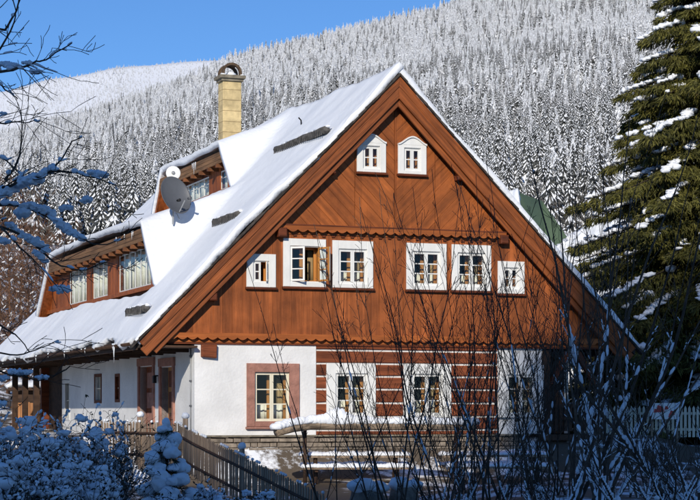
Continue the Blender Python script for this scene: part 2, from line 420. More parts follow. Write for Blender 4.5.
# --- windows --------------------------------------------------------
def bars(mb, x0, x1, z0, z1, y0, y1, fw, rows_, bw=.032, cols=1):
    mb.box(x0, x0 + fw, y0, y1, z0, z1); mb.box(x1 - fw, x1, y0, y1, z0, z1)
    mb.box(x0 + fw, x1 - fw, y0, y1, z0, z0 + fw); mb.box(x0 + fw, x1 - fw, y0, y1, z1 - fw, z1)
    cells = []
    for r in range(rows_):
        a = z0 + fw + (z1 - z0 - 2 * fw) * r / rows_; b = z0 + fw + (z1 - z0 - 2 * fw) * (r + 1) / rows_
        if r: mb.box(x0 + fw, x1 - fw, y0 + .006, y1 - .006, a - bw / 2, a + bw / 2)
        cells.append((x0 + fw - .005, x1 - fw + .005, a + (bw / 2 if r else 0), b - (bw / 2 if r < rows_ - 1 else 0)))
    return cells
def reveal(win, x0, x1, z0, z1, y0=.0, d=.32):
    mb = MB(); t = .03
    mb.box(x0 - t, x0, y0, d, z0 - t, z1 + t); mb.box(x1, x1 + t, y0, d, z0 - t, z1 + t)
    mb.box(x0, x1, y0, d, z0 - t, z0); mb.box(x0, x1, y0, d, z1, z1 + t)
    mb.build('window_reveal', 'reveal', win)
    ib = MB(); xm = (x0 + x1) / 2
    bars(ib, x0 + .002, x1 - .002, z0 + .002, z1 - .002, d - .06, d - .015, .07, 1)
    ib.box(xm - .05, xm + .05, d - .055, d - .02, z0 + .07, z1 - .07)
    ib.build('inner_frame', 'reveal', win)
def curtains(win, x0, x1, z0, z1, y, kind):
    if kind == 'cafe':
        mb = MB(); n = 24
        for i in range(n + 1):
            x = x0 + (x1 - x0) * i / n; yy = y + .025 * math.sin(i * 1.9)
            mb.v += [(x, yy, z0), (x, yy, z0 + (z1 - z0) * .36)]
        mb.f = [(2 * i, 2 * i + 2, 2 * i + 3, 2 * i + 1) for i in range(n)]
        o = mb.build('cafe_curtain', 'curtain', win, True); o.modifiers.new('t', 'SOLIDIFY').thickness = .004
    if kind in ('drape', 'cafe'):
        for a, b in ((x0, x0 + (x1 - x0) * .2), (x1 - (x1 - x0) * .2, x1)):
            mb = MB(); n = 14
            for i in range(n + 1):
                x = a + (b - a) * i / n; yy = y + .06 + .03 * math.sin(i * 2.0)
                mb.v += [(x, yy, z0), (x, yy, z1)]
            mb.f = [(2 * i, 2 * i + 2, 2 * i + 3, 2 * i + 1) for i in range(n)]
            o = mb.build('side_curtain', 'drape', win, True); o.modifiers.new('t', 'SOLIDIFY').thickness = .004
def casing(name, x0, x1, z0, z1, op, yf, yb, m, arch=0, parent=chalet):
    mb = MB(); ox0, ox1, oz0, oz1 = op
    mb.prism([(x0, z0), (ox0, z0), (ox0, z1), (x0, z1)], yf, yb, .012); mb.prism([(ox1, z0), (x1, z0), (x1, z1), (ox1, z1)], yf, yb, .012)
    mb.prism([(ox0, z0), (ox1, z0), (ox1, oz0), (ox0, oz0)], yf + .004, yb, .01); mb.prism([(ox0, oz1), (ox1, oz1), (ox1, z1), (ox0, z1)], yf + .004, yb, .01)
    if arch:
        n = 14; pts = []
        for i in range(n + 1):
            t = i / n; pts.append((x0 + (x1 - x0) * t, z1 + arch * math.sin(math.pi * t) ** 1.6))
        for i in range(n):
            a, b = pts[i], pts[i + 1]
            mb.prism([(a[0], z1 - .001), (b[0], z1 - .001), b, a] if i not in (0, n - 1) else ([(a[0], z1 - .001), (b[0], z1 - .001), b] if i == 0 else [(a[0], z1 - .001), (b[0], z1 - .001), a]), yf + .003, yb)
            if a[1] > -9:   # moulded hood along the arch
                dx = b[0] - a[0]
                mb.prism([(a[0] - .001, a[1] - .01), (b[0] + .001, b[1] - .01), (b[0] + .001, b[1] + .035), (a[0] - .001, a[1] + .035)], yf - .04, yb)
    return mb.build(name, m, parent)
def window(x0, x1, z0, z1, b=.17, top=None, m='white_paint', rows_=3, yf=-.11, arch=0, sill=True, curtain='cafe', openspec=None, op=None, frame_m='white_paint', case_m=None, sash_d=.0, label=None):
    top = b if top is None else top
    op = op or (x0 + b, x1 - b, z0 + b * .75, z1 - top)
    win = casing('window', x0, x1, z0, z1, op, yf, .0, case_m or m, arch)
    if label: win['label'] = label
    if sill: MB().prism([(x0 - .03, z0 - .07), (x1 + .03, z0 - .07), (x1 + .03, z0 - .004), (x0 - .03, z0 - .004)], yf - .06, -.03, .01).build('window_sill', 'beam' if case_m is None else case_m, win)
    ox0, ox1, oz0, oz1 = op; xm = (ox0 + ox1) / 2; y0, y1 = -.05 + sash_d, -.005 + sash_d
    reveal(win, ox0, ox1, oz0, oz1, max(0, sash_d - .05), .32)
    MBf = MB(); bars(MBf, ox0, ox1, oz0, oz1, y0 - .012, y1 + .004, .022, 1); MBf.build('outer_frame', frame_m, win)
    ox0 += .022; ox1 -= .022; oz0 += .022; oz1 -= .022
    for side, (a, c) in enumerate(((ox0, xm), (xm, ox1))):
        ang = (openspec or {}).get(side, 0)
        mb = MB(); wd = c - a
        if ang == 0:
            cells = bars(mb, a + .002, c - .002, oz0, oz1, y0, y1, .052, rows_)
            mb.build('sash', frame_m, win)
            for (p, q, r, t) in cells: MB().box(p, q, y0 + .022, y0 + .026, r, t).build('pane', 'glass', win)
        else:
            sgn = 1 if side == 0 else -1            # hinge on the outer side
            def tr(mbx):
                for k, (x, y, z) in enumerate(mbx.v):
                    x *= sgn; ca, sa = math.cos(ang), math.sin(ang)
                    mbx.v[k] = ((a if side == 0 else c) + x * ca - y * sa, y0 + x * sa + y * ca, z)
                if sgn < 0: mbx.f = [f[::-1] for f in mbx.f]
                return mbx
            cells = bars(mb, 0.0, wd, oz0, oz1, -.012, .012, .052, rows_)
            tr(mb).build('sash', frame_m, win)
            mi = MB(); bars(mi, 0.0, wd, oz0, oz1, .013, .036, .052, rows_); tr(mi).build('sash_inner_face', 'reveal', win)
            for (p, q, r, t) in cells: tr(MB().box(p, q, -.002, .002, r, t)).build('pane', 'glass', win)
    if curtain: curtains(win, op[0] + .03, op[1] - .03, op[2] + .02, op[3] - .02, .38, curtain)
    return win, op
HOLES = []
for args in (
    dict(x0=-4.51, x1=-3.64, z0=4.18, z1=5.12, b=.20, rows_=2, openspec={1: R(62)}, curtain=None),
    dict(x0=-3.42, x1=-2.13, z0=4.22, z1=5.59, openspec={0: R(-38), 1: R(118)}, op=(-3.21, -2.31, 4.36, 5.38), curtain='drape', label='white window with both casements standing open'),
    dict(x0=-1.93, x1=-.68, z0=4.22, z1=5.58, op=(-1.74, -.87, 4.34, 5.34)),
    dict(x0=.36, x1=1.63, z0=4.22, z1=5.58, op=(.55, 1.44, 4.34, 5.34)),
    dict(x0=1.80, x1=3.07, z0=4.23, z1=5.58, op=(1.99, 2.88, 4.35, 5.34)),
    dict(x0=3.29, x1=4.16, z0=4.17, z1=5.13, b=.19, rows_=2),
    dict(x0=-1.18, x1=-.28, z0=7.58, z1=8.43, op=(-.99, -.47, 7.68, 8.34), rows_=2, arch=.22),
    dict(x0=.10, x1=.99, z0=7.58, z1=8.43, op=(.29, .81, 7.68, 8.34), rows_=2, arch=.22),
):
    wn, op = window(**args); HOLES.append(op)
for x0, x1 in ((-2.11, -.60), (.27, 1.78), (3.302, 4.80)):
    window(x0, x1, .49, 2.055, op=(x0 + .28, x1 - .28, .56, 1.76), sill=False)
# sandstone framed window in the plaster
window(-4.50, -2.93, .24, 2.03, op=ST_OPEN, case_m='sandstone', frame_m='cream_paint', sash_d=.03, label='window in a red sandstone surround')

# --- plank cladding -------------------------------------------------
def cut_holes(p, yf, yb, name, m, parent=chalet):
    polys = [p]
    for h in HOLES: polys = minus(polys, (h[0] - .02, h[1] + .02, h[2] - .02, h[3] + .02))
    for q in polys:
        MB().prism(q, yf, yb, .004).build(name, m, parent)
bx = -7.2
while bx < 7.2:                                            # upright boards of the upper storey
    wd = .29 * rnd.uniform(.85, 1.15)
    p = [(bx + .002, 2.72), (bx + wd - .002, 2.72), (bx + wd - .002, 5.86), (bx + .002, 5.86)]
    p = clip(clip(p, SL, 1, AP - .25), -SL, 1, AP - .25)
    if area(p) > .02: cut_holes(p, -.055 + rnd.uniform(-.004, .004), -.01, 'wall_board', 'board')
    bx += wd
def diag(xa, xb, sgn):                                     # slanting boards of the gable triangle
    d = .30; n = 22
    for i in range(n):
        o = -3 + i * d * 1.414
        zc = 5.86
        # strip between lines z = zc + sgn*(x - xref) + o
        xr = xa if sgn > 0 else xb
        p = [(xa + .006, 5.86), (xb - .006, 5.86), (xb - .006, 10.3), (xa + .006, 10.3)]
        p = clip(p, -sgn, 1, zc - sgn * xr + o + d * 1.414 - .008)
        if len(p) > 2: p = clip(p, sgn, -1, -(zc - sgn * xr + o))
        if len(p) > 2: p = clip(p, SL, 1, AP - .25)
        if len(p) > 2: p = clip(p, -SL, 1, AP - .25)
        if area(p) > .02: cut_holes(p, -.05 + rnd.uniform(-.004, .004), -.01, 'gable_board', 'diag_l' if sgn < 0 else 'diag_r')
diag(-4.4, -1.23, -1); diag(-1.23, .0, -1); diag(.05, 1.28, 1); diag(1.28, 4.4, 1)
MB().box(0.005, .045, -.065, -.02, 5.9, 9.95).build('gable_centre_batten', 'board', chalet)
mb = MB(); mb.prism([(-7.1, 2.70), (7.1, 2.70), (3.6, 6.2), (-3.6, 6.2)], .10, .13)
polys = [[(-6.9, 2.70), (6.9, 2.70), (0, 9.7)]]
for h in HOLES: polys = minus(polys, h)
mb = MB()
for p in polys: mb.prism(p, -.009, .06)
mb.build('gable_backing', 'beam', chalet)

# --- scalloped trim, string courses, corbels -----------------------
def scallop(x0, x1, z, h, y0, y1, pitch=.29):
    mb = MB(); n = int((x1 - x0) / pitch); pw = (x1 - x0) / n
    for i in range(n):
        a = x0 + i * pw; K = 6
        pts = [(a, z + h)]
        for k in range(K + 1): pts.append((a + pw * k / K, z - .07 * math.sin(math.pi * k / K)))
        pts.append((a + pw, z + h)); mb.prism(pts, y0, y1)
    return mb
scallop(-3.62, 3.5, 5.84, .11, -.24, -.20).build('scalloped_trim', 'board_x', chalet)
MB().box(-3.7, 3.58, -.25, -.06, 5.952, 5.99).build('gable_drip_board', 'beam', chalet)
MB().box(-3.55, 3.45, -.085, -.058, 5.72, 5.93).build('gable_string_board', 'board_x', chalet)
for i in range(24): MB().box(-3.4 + i * .29, -3.31 + i * .29, -.10, -.06, 5.66, 5.715).build('dentil_block', 'beam', chalet)
scallop(-7.15, 7.1, 2.74, .12, -.26, -.22).build('scalloped_trim', 'board_x', chalet)
MB().box(-7.1, 7.0, -.12, -.06, 2.60, 2.862).build('sill_beam', 'board_x', chalet)
MB().box(-6.8, 6.8, -.10, .3, 2.552, 2.598).build('lower_sill_beam', 'beam', chalet)
for x, z, s in ((-3.5, 5.74, .13), (3.42, 5.76, .13), (-5.62, 2.32, .22), (-5.55, 3.88, .12), (5.5, 3.95, .12), (-2.0, 7.55, .1), (2.0, 7.55, .1)):
    if s > .2: MB().prism([(x - s, z - .12), (x + s * .95, z - .16), (x + s, z + .22), (x - s, z + .22)], -.22, .1, .03).build('corbel', 'log', chalet)
    else: MB().prism([(x - s, z - s), (x + s, z - s), (x + s, z + s), (x - s, z + s)], -.33, 0, .03).build('corbel', 'beam', chalet)

# --- bargeboards ----------------------------------------------------
def barge(sgn, off0, off1, y0, y1, xe, name, m):
    """off: vertical distance under the roof line"""
    tx = xe; e = .33
    p = [(0, AP - off0), (sgn * tx, roof_z(tx) - off0), (sgn * (tx - (off1 - off0) * .5), roof_z(tx) - off0 - (off1 - off0) * .5), (0, AP - off1)]
    MB().prism(p, y0, y1, .015).build(name, m, chalet)
for sg in (-1, 1):
    barge(sg, .05, .36, -.46, -.40, 7.72, 'bargeboard', 'barge_l' if sg < 0 else 'barge_r')
    barge(sg, .33, .70, -.44, -.385, 7.66, 'bargeboard', 'barge_l' if sg < 0 else 'barge_r')
    barge(sg, .69, .92, -.36, -.30, 7.3, 'inner_bargeboard', 'barge_l' if sg < 0 else 'barge_r')
    # soffit boarding between the bargeboards and the wall
    p = [(0, AP - .66), (sg * 7.3, roof_z(7.3) - .66), (sg * 7.3, roof_z(7.3) - .60), (0, AP - .60)]
    MB().prism(p, -.385, -.05).build('verge_soffit', 'beam', chalet)
    # rows of shingles showing at the verge
    mb = MB(); L = 7.9; n = 38
    for i in range(n):
        a, b = L * i / n, L * (i + 1) / n + .03
        j = rnd.uniform(-.02, .02); e = rnd.uniform(0, .03)
        mb.prism([(sg * a, roof_z(a) - .02 - .02), (sg * b, roof_z(b) - .045), (sg * b, roof_z(b) + .035 + j), (sg * a, roof_z(a) + .015 + j)], -.50 - e, -.30)
    mb.build('shingle_edge', 'shingle', chalet)
# roof slopes (the boarding under the snow)
roof = None
for sg in (-1, 1):
    p = [(0, AP - .07), (sg * 7.75, roof_z(7.75) - .07), (sg * 7.72, roof_z(7.75) - .22), (0, AP - .27)]
    o = MB().prism(p, -.38, 23).build('roof_slope', 'shingle', chalet)
    if sg < 0: roof = o

# --- snow on the roof (with both dormers in the height field) -------
class Dorm: pass
def dormer(xe, ztop, slope, yn0, yn1, yf1, yf0, xw):
    d = Dorm(); d.xe, d.ztop, d.m, d.yn0, d.yn1, d.yf1, d.yf0, d.xw = xe, ztop, slope, yn0, yn1, yf1, yf0, xw
    d.zb = AP + SL * xe + .1; return d
D1 = dormer(-6.45, 6.22, .31, 2.7, 4.35, 18.3, 20.8, -6.0)
D2 = dormer(-2.95, 9.16, .38, 6.5, 7.95, 15.5, 16.8, -2.55)
def dz(d, x, y):
    if x < d.xe - 1e-6: return -99
    s = d.ztop + d.m * (x - d.xe)
    hn = d.zb + (y - d.yn0) / (d.yn1 - d.yn0) * (d.ztop - d.zb); hf = d.zb + (d.yf0 - y) / (d.yf0 - d.yf1) * (d.ztop - d.zb)
    return smin(smin(s, hn, .28), hf, .28)
def smin(a, b, k):
    h = max(k - abs(a - b), 0) / k
    return min(a, b) - h * h * k * .25
def base_z(x, y):
    if x > 0: return AP - SL * x
    z = AP + SL * x
    for d in (D1, D2):
        q = dz(d, x, y)
        if q > -50: z = -smin(-z, -q, .45 * smooth(0, .9, x - d.xe) + .02)
    return z
TK = .26
def snow_grid(xs, ysn, name):
    mb = MB(); nx = len(xs)
    for y in ysn:
        for x in xs:
            ee = 0
            if x == xs[0] and xs[0] < 0: ee = .20 * nz(0, y, .8, 4) + .08 * nz(0, y, 2.6, 6)
            xx = x + ee
            z = base_z(x, y) + ee * SL
            fr = smooth(-.46, -.15, y)
            th = (TK if xs[0] < 0 else .27) * (.8 + .2 * fr) + .12 * nz(x, y, .45, 1) + .035 * nz(x, y, 1.3, 8) + .05 * nz(x, y, 3.3, 5) * (1 - fr)
            if xs[0] < 0: th *= .5 + .5 * smooth(-7.85, -7.45, x); th += .05 * smooth(-1.2, 0, x)
            mb.v.append((xx, y + .03 * nz(x, y, 3, 2) * (1 if y == ysn[0] else 0), z + max(.05, th) * 1.25))
    for j in range(len(ysn) - 1):
        for i in range(nx - 1):
            skip = False
            for d in (D1, D2):
                if xs[i + 1] == d.xe:
                    for jj in (j, j + 1):
                        if dz(d, d.xe, ysn[jj]) > AP + SL * d.xe + .12: skip = True
            if skip: continue
            a = j * nx + i; mb.f.append((a, a + 1, a + nx + 1, a + nx))
    o = mb.build(name, 'snow', roof if xs[0] < 0 else None, True)
    sm = o.modifiers.new('thick', 'SOLIDIFY'); sm.thickness = .20; sm.offset = -1; sm.use_even_offset = False
    return o
xsL = sorted(set([round(v, 4) for v in lin(-7.85, 0, 80)] + [D1.xe, D1.xe - .001, D2.xe, D2.xe - .001, D1.xe + .06, D2.xe + .06]))
ysn = sorted(set([round(v, 4) for v in lin(-.45, 23.05, 190)] + [-.42, -.36, 2.7, 4.35, 6.5, 7.95, 15.5, 16.8, 18.3, 20.8]))
snowL = snow_grid(xsL, ysn, 'roof_snow')
o = snow_grid([0.0] + [round(v, 4) for v in lin(.08, 7.85, 45)], lin(-.45, 23.05, 60), 'roof_snow'); o.parent = chalet

# snow guards
def guard(x, y0, y1):
    z = AP + SL * x + .38
    pts = [(x + .02 * math.sin(i), y0 + (y1 - y0) * i / 10, z + .015 * math.sin(i * 2.1)) for i in range(11)]
    g = MB().tube(pts, .12, 8).build('snow_guard', 'guard', chalet, True)
    mb = MB()
    for i in range(int((y1 - y0) / .16)):
        y = y0 + .08 + i * .16
        mb.box(x - .15, x - .125, y - .015, y + .015, z - .16, z + .05)
    tag(mb.build('guard_bars', 'guard', g), kind='stuff')
    mb = MB()
    for i in range(9):
        y = y0 + (y1 - y0) * (i + .5) / 9
        mb.blob((x + .05, y, z + .10), (.12, (y1 - y0) / 12, .06), 1, .3)
    tag(mb.build('snow_cap', 'snow', g, True), kind='stuff')
guard(-1.96, .35, 4.9); guard(-4.45, .75, 3.2); guard(-7.18, .85, 2.85)

# --- eave, gutter, icicles ------------------------------------------
MB().box(-7.78, -7.72, -.36, 22.9, 2.36, 2.62).build('eave_fascia', 'dark_wood', chalet)
MB().box(-7.7, -6.0, -.30, 22.9, 2.44, 2.50).build('eave_soffit', 'dark_wood', chalet)
mb = MB()
for i in range(9):
    t0 = math.pi + math.pi * i / 8
    mb.v += [(-7.86 + .085 * math.cos(t0), -.3, 2.56 + .085 * math.sin(t0)), (-7.86 + .085 * math.cos(t0), 23, 2.53 + .085 * math.sin(t0))]
mb.f = [(2 * i, 2 * i + 1, 2 * i + 3, 2 * i + 2) for i in range(8)]
o = mb.build('gutter', 'dark_wood', chalet, True); o.modifiers.new('t', 'SOLIDIFY').thickness = .012
for y, l in ((1.6, .55), (1.75, .2), (5.4, .18), (5.9, .12), (8.4, .22), (11, .15), (13.1, .25), (14.5, .15), (17, .2), (19.5, .18)):
    mb = MB(); mb.tube([(-7.92, y, 2.60), (-7.92, y + .01, 2.60 - l * .5), (-7.92, y, 2.60 - l)], [.03, .018, .003], 6); mb.build('icicle', 'ice', chalet, True)
for i in range(16): MB().box(-7.6, -6.0, .6 + i * 1.4, .72 + i * 1.4, 2.34, 2.438).build('rafter_end', 'dark_wood', chalet)
# downpipe with its clips
dp = MB().tube([(-6.05, .25, 2.5), (-6.05, .25, -.1)], .018, 6).build('conductor_rod', 'metal_grey', chalet, True)
for z in (2.2, 1.5, .8): MB().box(-6.08, -6.0, .21, .29, z, z + .05).build('clip', 'metal_dark', dp)

# --- doors and small windows of the side wall -----------------------
for k, (a, b, z0, z1) in enumerate(DOORS):
    mb = MB()
    mb.box(-6.06, -5.7, a - .16, a, z0, z1 + .02); mb.box(-6.06, -5.7, b, b + .16, z0, z1 + .02); mb.box(-6.07, -5.7, a - .2, b + .2, z1 + .02, z1 + .26)
    d = mb.build('door', 'sandstone', chalet)
    lf = MB().box(-5.80, -5.74, a, b, z0, z1); lf.build('door_leaf', 'reveal' if k else 'log', d)
    for i in range(2):
        for j in range(3):
            ya = a + .12 + i * (b - a - .12) / 2; yb_ = ya + (b - a) / 2 - .2; za = .15 + j * .62
            MB().box(-5.825, -5.799, ya, yb_, za, za + .48).build('door_panel', 'beam' if k else 'sandstone', d)
    MB().tube([(-5.86, a + .1, 1.0), (-5.80, a + .1, 1.0)], .02, 6).build('door_handle', 'metal_dark', d)
for a, b, z0, z1 in SWIN:
    mb = MB(); t = .05
    mb.box(-6.02, -5.9, a - .1, a, z0 - .1, z1 + .1); mb.box(-6.02, -5.9, b, b + .1, z0 - .1, z1 + .1); mb.box(-6.02, -5.9, a, b, z1, z1 + .1); mb.box(-6.02, -5.9, a, b, z0 - .1, z0)
    wn = mb.build('window', 'beam' if a < 16 else 'white_paint', chalet)
    ym = (a + b) / 2; zm = (z0 + z1) / 2
    MB().box(-5.94, -5.90, ym - .02, ym + .02, z0, z1).box(-5.94, -5.90, a, ym - .02, zm - .02, zm + .02).box(-5.94, -5.90, ym + .02, b, zm - .02, zm + .02).build('sash', 'cream_paint', wn)
    for p, q in ((a, ym - .02), (ym + .02, b)):
        for r, t in ((z0, zm - .02), (zm + .02, z1)): MB().box(-5.922, -5.918, p, q, r, t).build('pane', 'glass', wn)
# wall lantern between the doors
wl = MB().box(-6.12, -6.0, 4.0, 4.08, 1.72, 1.76).box(-6.16, -6.06, 3.97, 4.11, 1.52, 1.74).build('wall_lantern', 'black', chalet)
# open porch at the far end of the side
for y in (18.3, 20.5, 22.6): MB().box(-7.0, -6.8, y - .1, y + .1, -.1, 2.45).build('porch_post', 'dark_wood', chalet)
MB().box(-5.7, -5.5, 18, 22, -.1, 2.6).build('porch_back_wall', 'dark_wood', chalet)

# --- dormers --------------------------------------------------------
def make_dormer(d, wins, zw0, zw1, label, fas=.46):
    xw = d.xw
    root = MB()
    # front boarding behind the windows: posts, sill and head
    zt = d.ztop - .12
    def yat(z, near):            # outer edge of the trapezoid at height z
        k = (z - d.zb) / (d.ztop - d.zb)
        return d.yn0 + (d.yn1 - d.yn0) * k if near else d.yf0 + (d.yf1 - d.yf0) * k
    body = [(yat(d.zb + .0, 1) + .12, d.zb - .1), (yat(d.zb, 0) - .12, d.zb - .1), (yat(zt, 0) - .08, zt), (yat(zt, 1) + .08, zt)]
    polys = [body]
    for a, b in wins: polys = minus(polys, (a, b, zw0, zw1))
    mb = MB()
    for p in polys: mb.prism(p, 0, .12)
    mb.v = [(xw + y, x, z) for x, y, z in mb.v]; mb.f = [f[::-1] for f in mb.f]
    D = mb.build('dormer', 'beam', chalet); D['label'] = label
    def front(pts, x0, x1, name, m, c=.006):
        q = MB().prism(pts, 0, x1 - x0, c); q.v = [(x0 + y, x, z) for x, y, z in q.v]; q.f = [f[::-1] for f in q.f]
        return q.build(name, m, D)
    # upright cladding boards between and beside the windows
    spans = []; prev = body[0][0]
    for a, b in sorted(wins): spans.append((prev, a)); prev = b
    spans.append((prev, body[1][0]))
    for a, b in spans:
        n = max(1, int((b - a) / .28))
        for i in range(n):
            p0, p1 = a + (b - a) * i / n, a + (b - a) * (i + 1) / n
            p = [(p0 + .008, d.zb - .1), (p1 - .008, d.zb - .1), (p1 - .008, zt), (p0 + .008, zt)]
            k = (body[3][0] - body[0][0]) / (zt - body[0][1]); p = clip(p, -1, k, -body[0][0] + k * body[0][1])
            if len(p) > 2:
                k = (body[2][0] - body[1][0]) / (zt - body[1][1]); p = clip(p, 1, -k, body[1][0] - k * body[1][1])
            if area(p) > .02: front(p, xw - .035, xw + .01, 'dormer_board', 'board')
    for a, b in wins:
        n = max(1, round((b - a) / .72)); pw = (b - a) / n
        fb = MB()
        bars(fb, a, b, zw0, zw1, 0, .022, .045, 1)
        for i in range(1, n): fb.box(a + i * pw - .03, a + i * pw + .03, .0, .02, zw0 + .045, zw1 - .045)
        zm = zw0 + (zw1 - zw0) * .62
        for i in range(n): fb.box(a + i * pw + (.045 if i == 0 else .03), a + (i + 1) * pw - (.045 if i == n - 1 else .03), .004, .018, zm - .012, zm + .012)
        fb.v = [(xw + .0 + y, x, z) for x, y, z in fb.v]; fb.f = [f[::-1] for f in fb.f]
        fb.build('window_frame', 'white_paint', D)
        for i in range(n):
            ya, yb_ = a + i * pw + .03, a + (i + 1) * pw - .03
            for r, t in ((zw0 + .04, zm - .02), (zm + .02, zw1 - .04)): MB().box(xw + .010, xw + .013, ya, yb_, r, t).build('pane', 'glass_thin', D)
        # curtains in folds
        cb = MB(); n2 = int((b - a) / .045)
        for i in range(n2 + 1):
            y = a + .03 + (b - a - .06) * i / n2
            x = xw + .115 + .085 * math.sin(y * 2 * math.pi / .72 + math.sin(y * 3.1)) + .012 * math.sin(y * 31)
            cb.v += [(x, y, zw0 - .02), (x, y, zw1 + .03)]
        cb.f = [(2 * i + 1, 2 * i + 3, 2 * i + 2, 2 * i) for i in range(n2)]
        o = cb.build('curtain', 'curtain', D, True); o.modifiers.new('t', 'SOLIDIFY').thickness = .004
    y0, y1 = d.yn1 + .02, d.yf1 - .02
    # fascia in three lapped boards, soffit and rafter ends
    for i in range(3):
        za = d.ztop - .06 - fas * (i + 1) / 3; zb_ = d.ztop - .06 - fas * i / 3
        o_ = (d.yn1 - d.yn0) / (d.ztop - d.zb) * (d.ztop - za)
        front([(y0 - o_ * .9, za), (y1 + o_ * .9, za), (y1 + o_ * .8, zb_ + .02), (y0 - o_ * .8, zb_ + .02)], d.xe + .03 + .012 * i, d.xe + .06 + .012 * i, 'dormer_fascia', 'fascia')
    MB().box(d.xe + .1, xw - .037, y0 - .1, y1 + .1, d.ztop - .12, d.ztop - .07).build('dormer_soffit', 'soffit', D)
    n = int((y1 - y0) / .95)
    for i in range(n + 1):
        y = y0 + .25 + (y1 - y0 - .5) * i / n
        MB().box(d.xe - .02, xw - .04, y - .06, y + .06, d.ztop - .06 - fas - .13, d.ztop - .06 - fas - .01).build('dormer_rafter', 'soffit', D)
    front([(body[0][0] - .05, zw0 - .16), (body[1][0] + .05, zw0 - .16), (body[1][0] + .02, zw0 - .02), (body[0][0] - .02, zw0 - .02)], xw - .12, xw - .036, 'dormer_sill', 'board_x')
    # raking edge boards
    for near in (1, 0):
        ya, yb_ = yat(d.zb - .1, near), yat(d.ztop - .02, near); s = 1 if near else -1
        front([(ya, d.zb - .1), (ya + s * .18, d.zb - .1), (yb_ + s * .18, d.ztop - .02), (yb_, d.ztop - .02)], d.xe + .07, d.xe + .11, 'raking_board', 'board')
        # inner cheek board from the raking edge to the wall
        q = MB(); A = (d.xe + .1, ya + s * .10, d.zb - .1); B = (d.xe + .1, yb_ + s * .10, d.ztop - .05)
        q.face([A, B, (xw, B[1] + s * .02, B[2]), (xw, A[1] + s * .02, A[2])]); o = q.build('dormer_cheek', 'board', D); o.modifiers.new('t', 'SOLIDIFY').thickness = .04
    if label.startswith('lower'):
        il = ((5.2, .15), (5.35, .25), (6.3, .18), (7.4, .2))
    else: il = ((10.6, .28), (10.8, .4), (11.0, .2))
    for y, l in il:
        m_ = MB().tube([(d.xe - .03, y, d.ztop - .05), (d.xe - .03, y, d.ztop - .05 - l * .5), (d.xe - .03, y, d.ztop - .05 - l)], [.016, .009, .003], 6); m_.build('icicle', 'ice', D, True)
make_dormer(D1, [(4.75, 8.95), (10.5, 12.75), (13.7, 16.6)], 4.52, 5.72, 'lower dormer with three groups of curtained windows', .37)
make_dormer(D2, [(8.15, 9.0), (10.35, 14.4)], 7.98, 8.62, 'upper dormer with short curtained windows', .34)

# --- chimney --------------------------------------------------------
cx0, cx1, cy0, cy1 = -.30, .42, 16.35, 16.95
ch = MB().box(cx0 + .015, cx1 - .015, cy0 + .015, cy1 - .015, 9.9, 12.98).build('chimney', 'mortar', chalet)
z = 10.3; r_ = 0
while z < 12.9:
    h = .40 * rnd.uniform(.95, 1.05); h = min(h, 12.97 - z)
    if h < .12: break
    g = .012
    MB().prism([(cx0, z + g), (cx1, z + g), (cx1, z + h), (cx0, z + h)], cy0, cy1, .012).build('stone_block', 'chimney', ch)
    z += h; r_ += 1
MB().box(cx0 - .06, cx1 + .06, cy0 - .06, cy1 + .06, 12.982, 13.08).build('chimney_slab', 'slab', ch)
MB().box(cx0 - .13, cx1 + .13, cy0 - .13, cy1 + .13, 13.082, 13.20).build('chimney_slab', 'slab', ch)
def arch_ring(cx, w_, z0, h, y0, y1, axis='x', t=.09):
    mb = MB(); n = 12
    prof = [(-w_, 0)] + [(-w_ * math.cos(math.pi * i / n), h + w_ * math.sin(math.pi * i / n)) for i in range(n + 1)] + [(w_, 0)]
    for (a, b), (c, d_) in zip(prof, prof[1:]):
        k = 1 - t / w_
        mb.prism([(cx + a, z0 + b), (cx + c, z0 + d_), (cx + c * k, z0 + h + (d_ - h) * k if d_ > h else z0 + d_), (cx + a * k, z0 + h + (b - h) * k if b > h else z0 + b)], y0, y1)
    return mb
arch_ring(.06, .38, 13.20, .10, cy0 - .02, cy0 + .12).build('cowl_arch', 'brick_cap', ch)
arch_ring(.06, .38, 13.20, .10, cy1 - .12, cy1 + .02).build('cowl_arch', 'brick_cap', ch)
q = arch_ring(.06, .385, 13.20, .105, cy0 + .12, cy1 - .12, t=.05); q.v = [v for v in q.v]
mb = MB(); n = 12                                   # barrel roof of the cowl: upper third only
for i in range(4, 9):
    a0, a1 = math.pi * (i - .5) / n, math.pi * (i + .5) / n
    mb.prism([(.06 - .37 * math.cos(a0), 13.30 + .37 * math.sin(a0)), (.06 - .37 * math.cos(a1), 13.30 + .37 * math.sin(a1)), (.06 - .31 * math.cos(a1), 13.30 + .31 * math.sin(a1)), (.06 - .31 * math.cos(a0), 13.30 + .31 * math.sin(a0))], cy0 + .121, cy1 - .121)
mb.build('cowl_roof', 'brick_cap', ch)
mb = MB(); mb.blob((-.27, cy0 + .1, 13.22), (.12, .18, .06), 1, .2); mb.blob((.05, cy0 - .02, 13.22), (.16, .1, .05), 1, .2); mb.blob((.12, cy0 + .3, 13.25), (.2, .2, .13), 1, .2); mb.blob((.45, cy0 + .1, 13.22), (.1, .2, .05), 1, .2)
mb.build('chimney_snow', 'snow', ch, True)

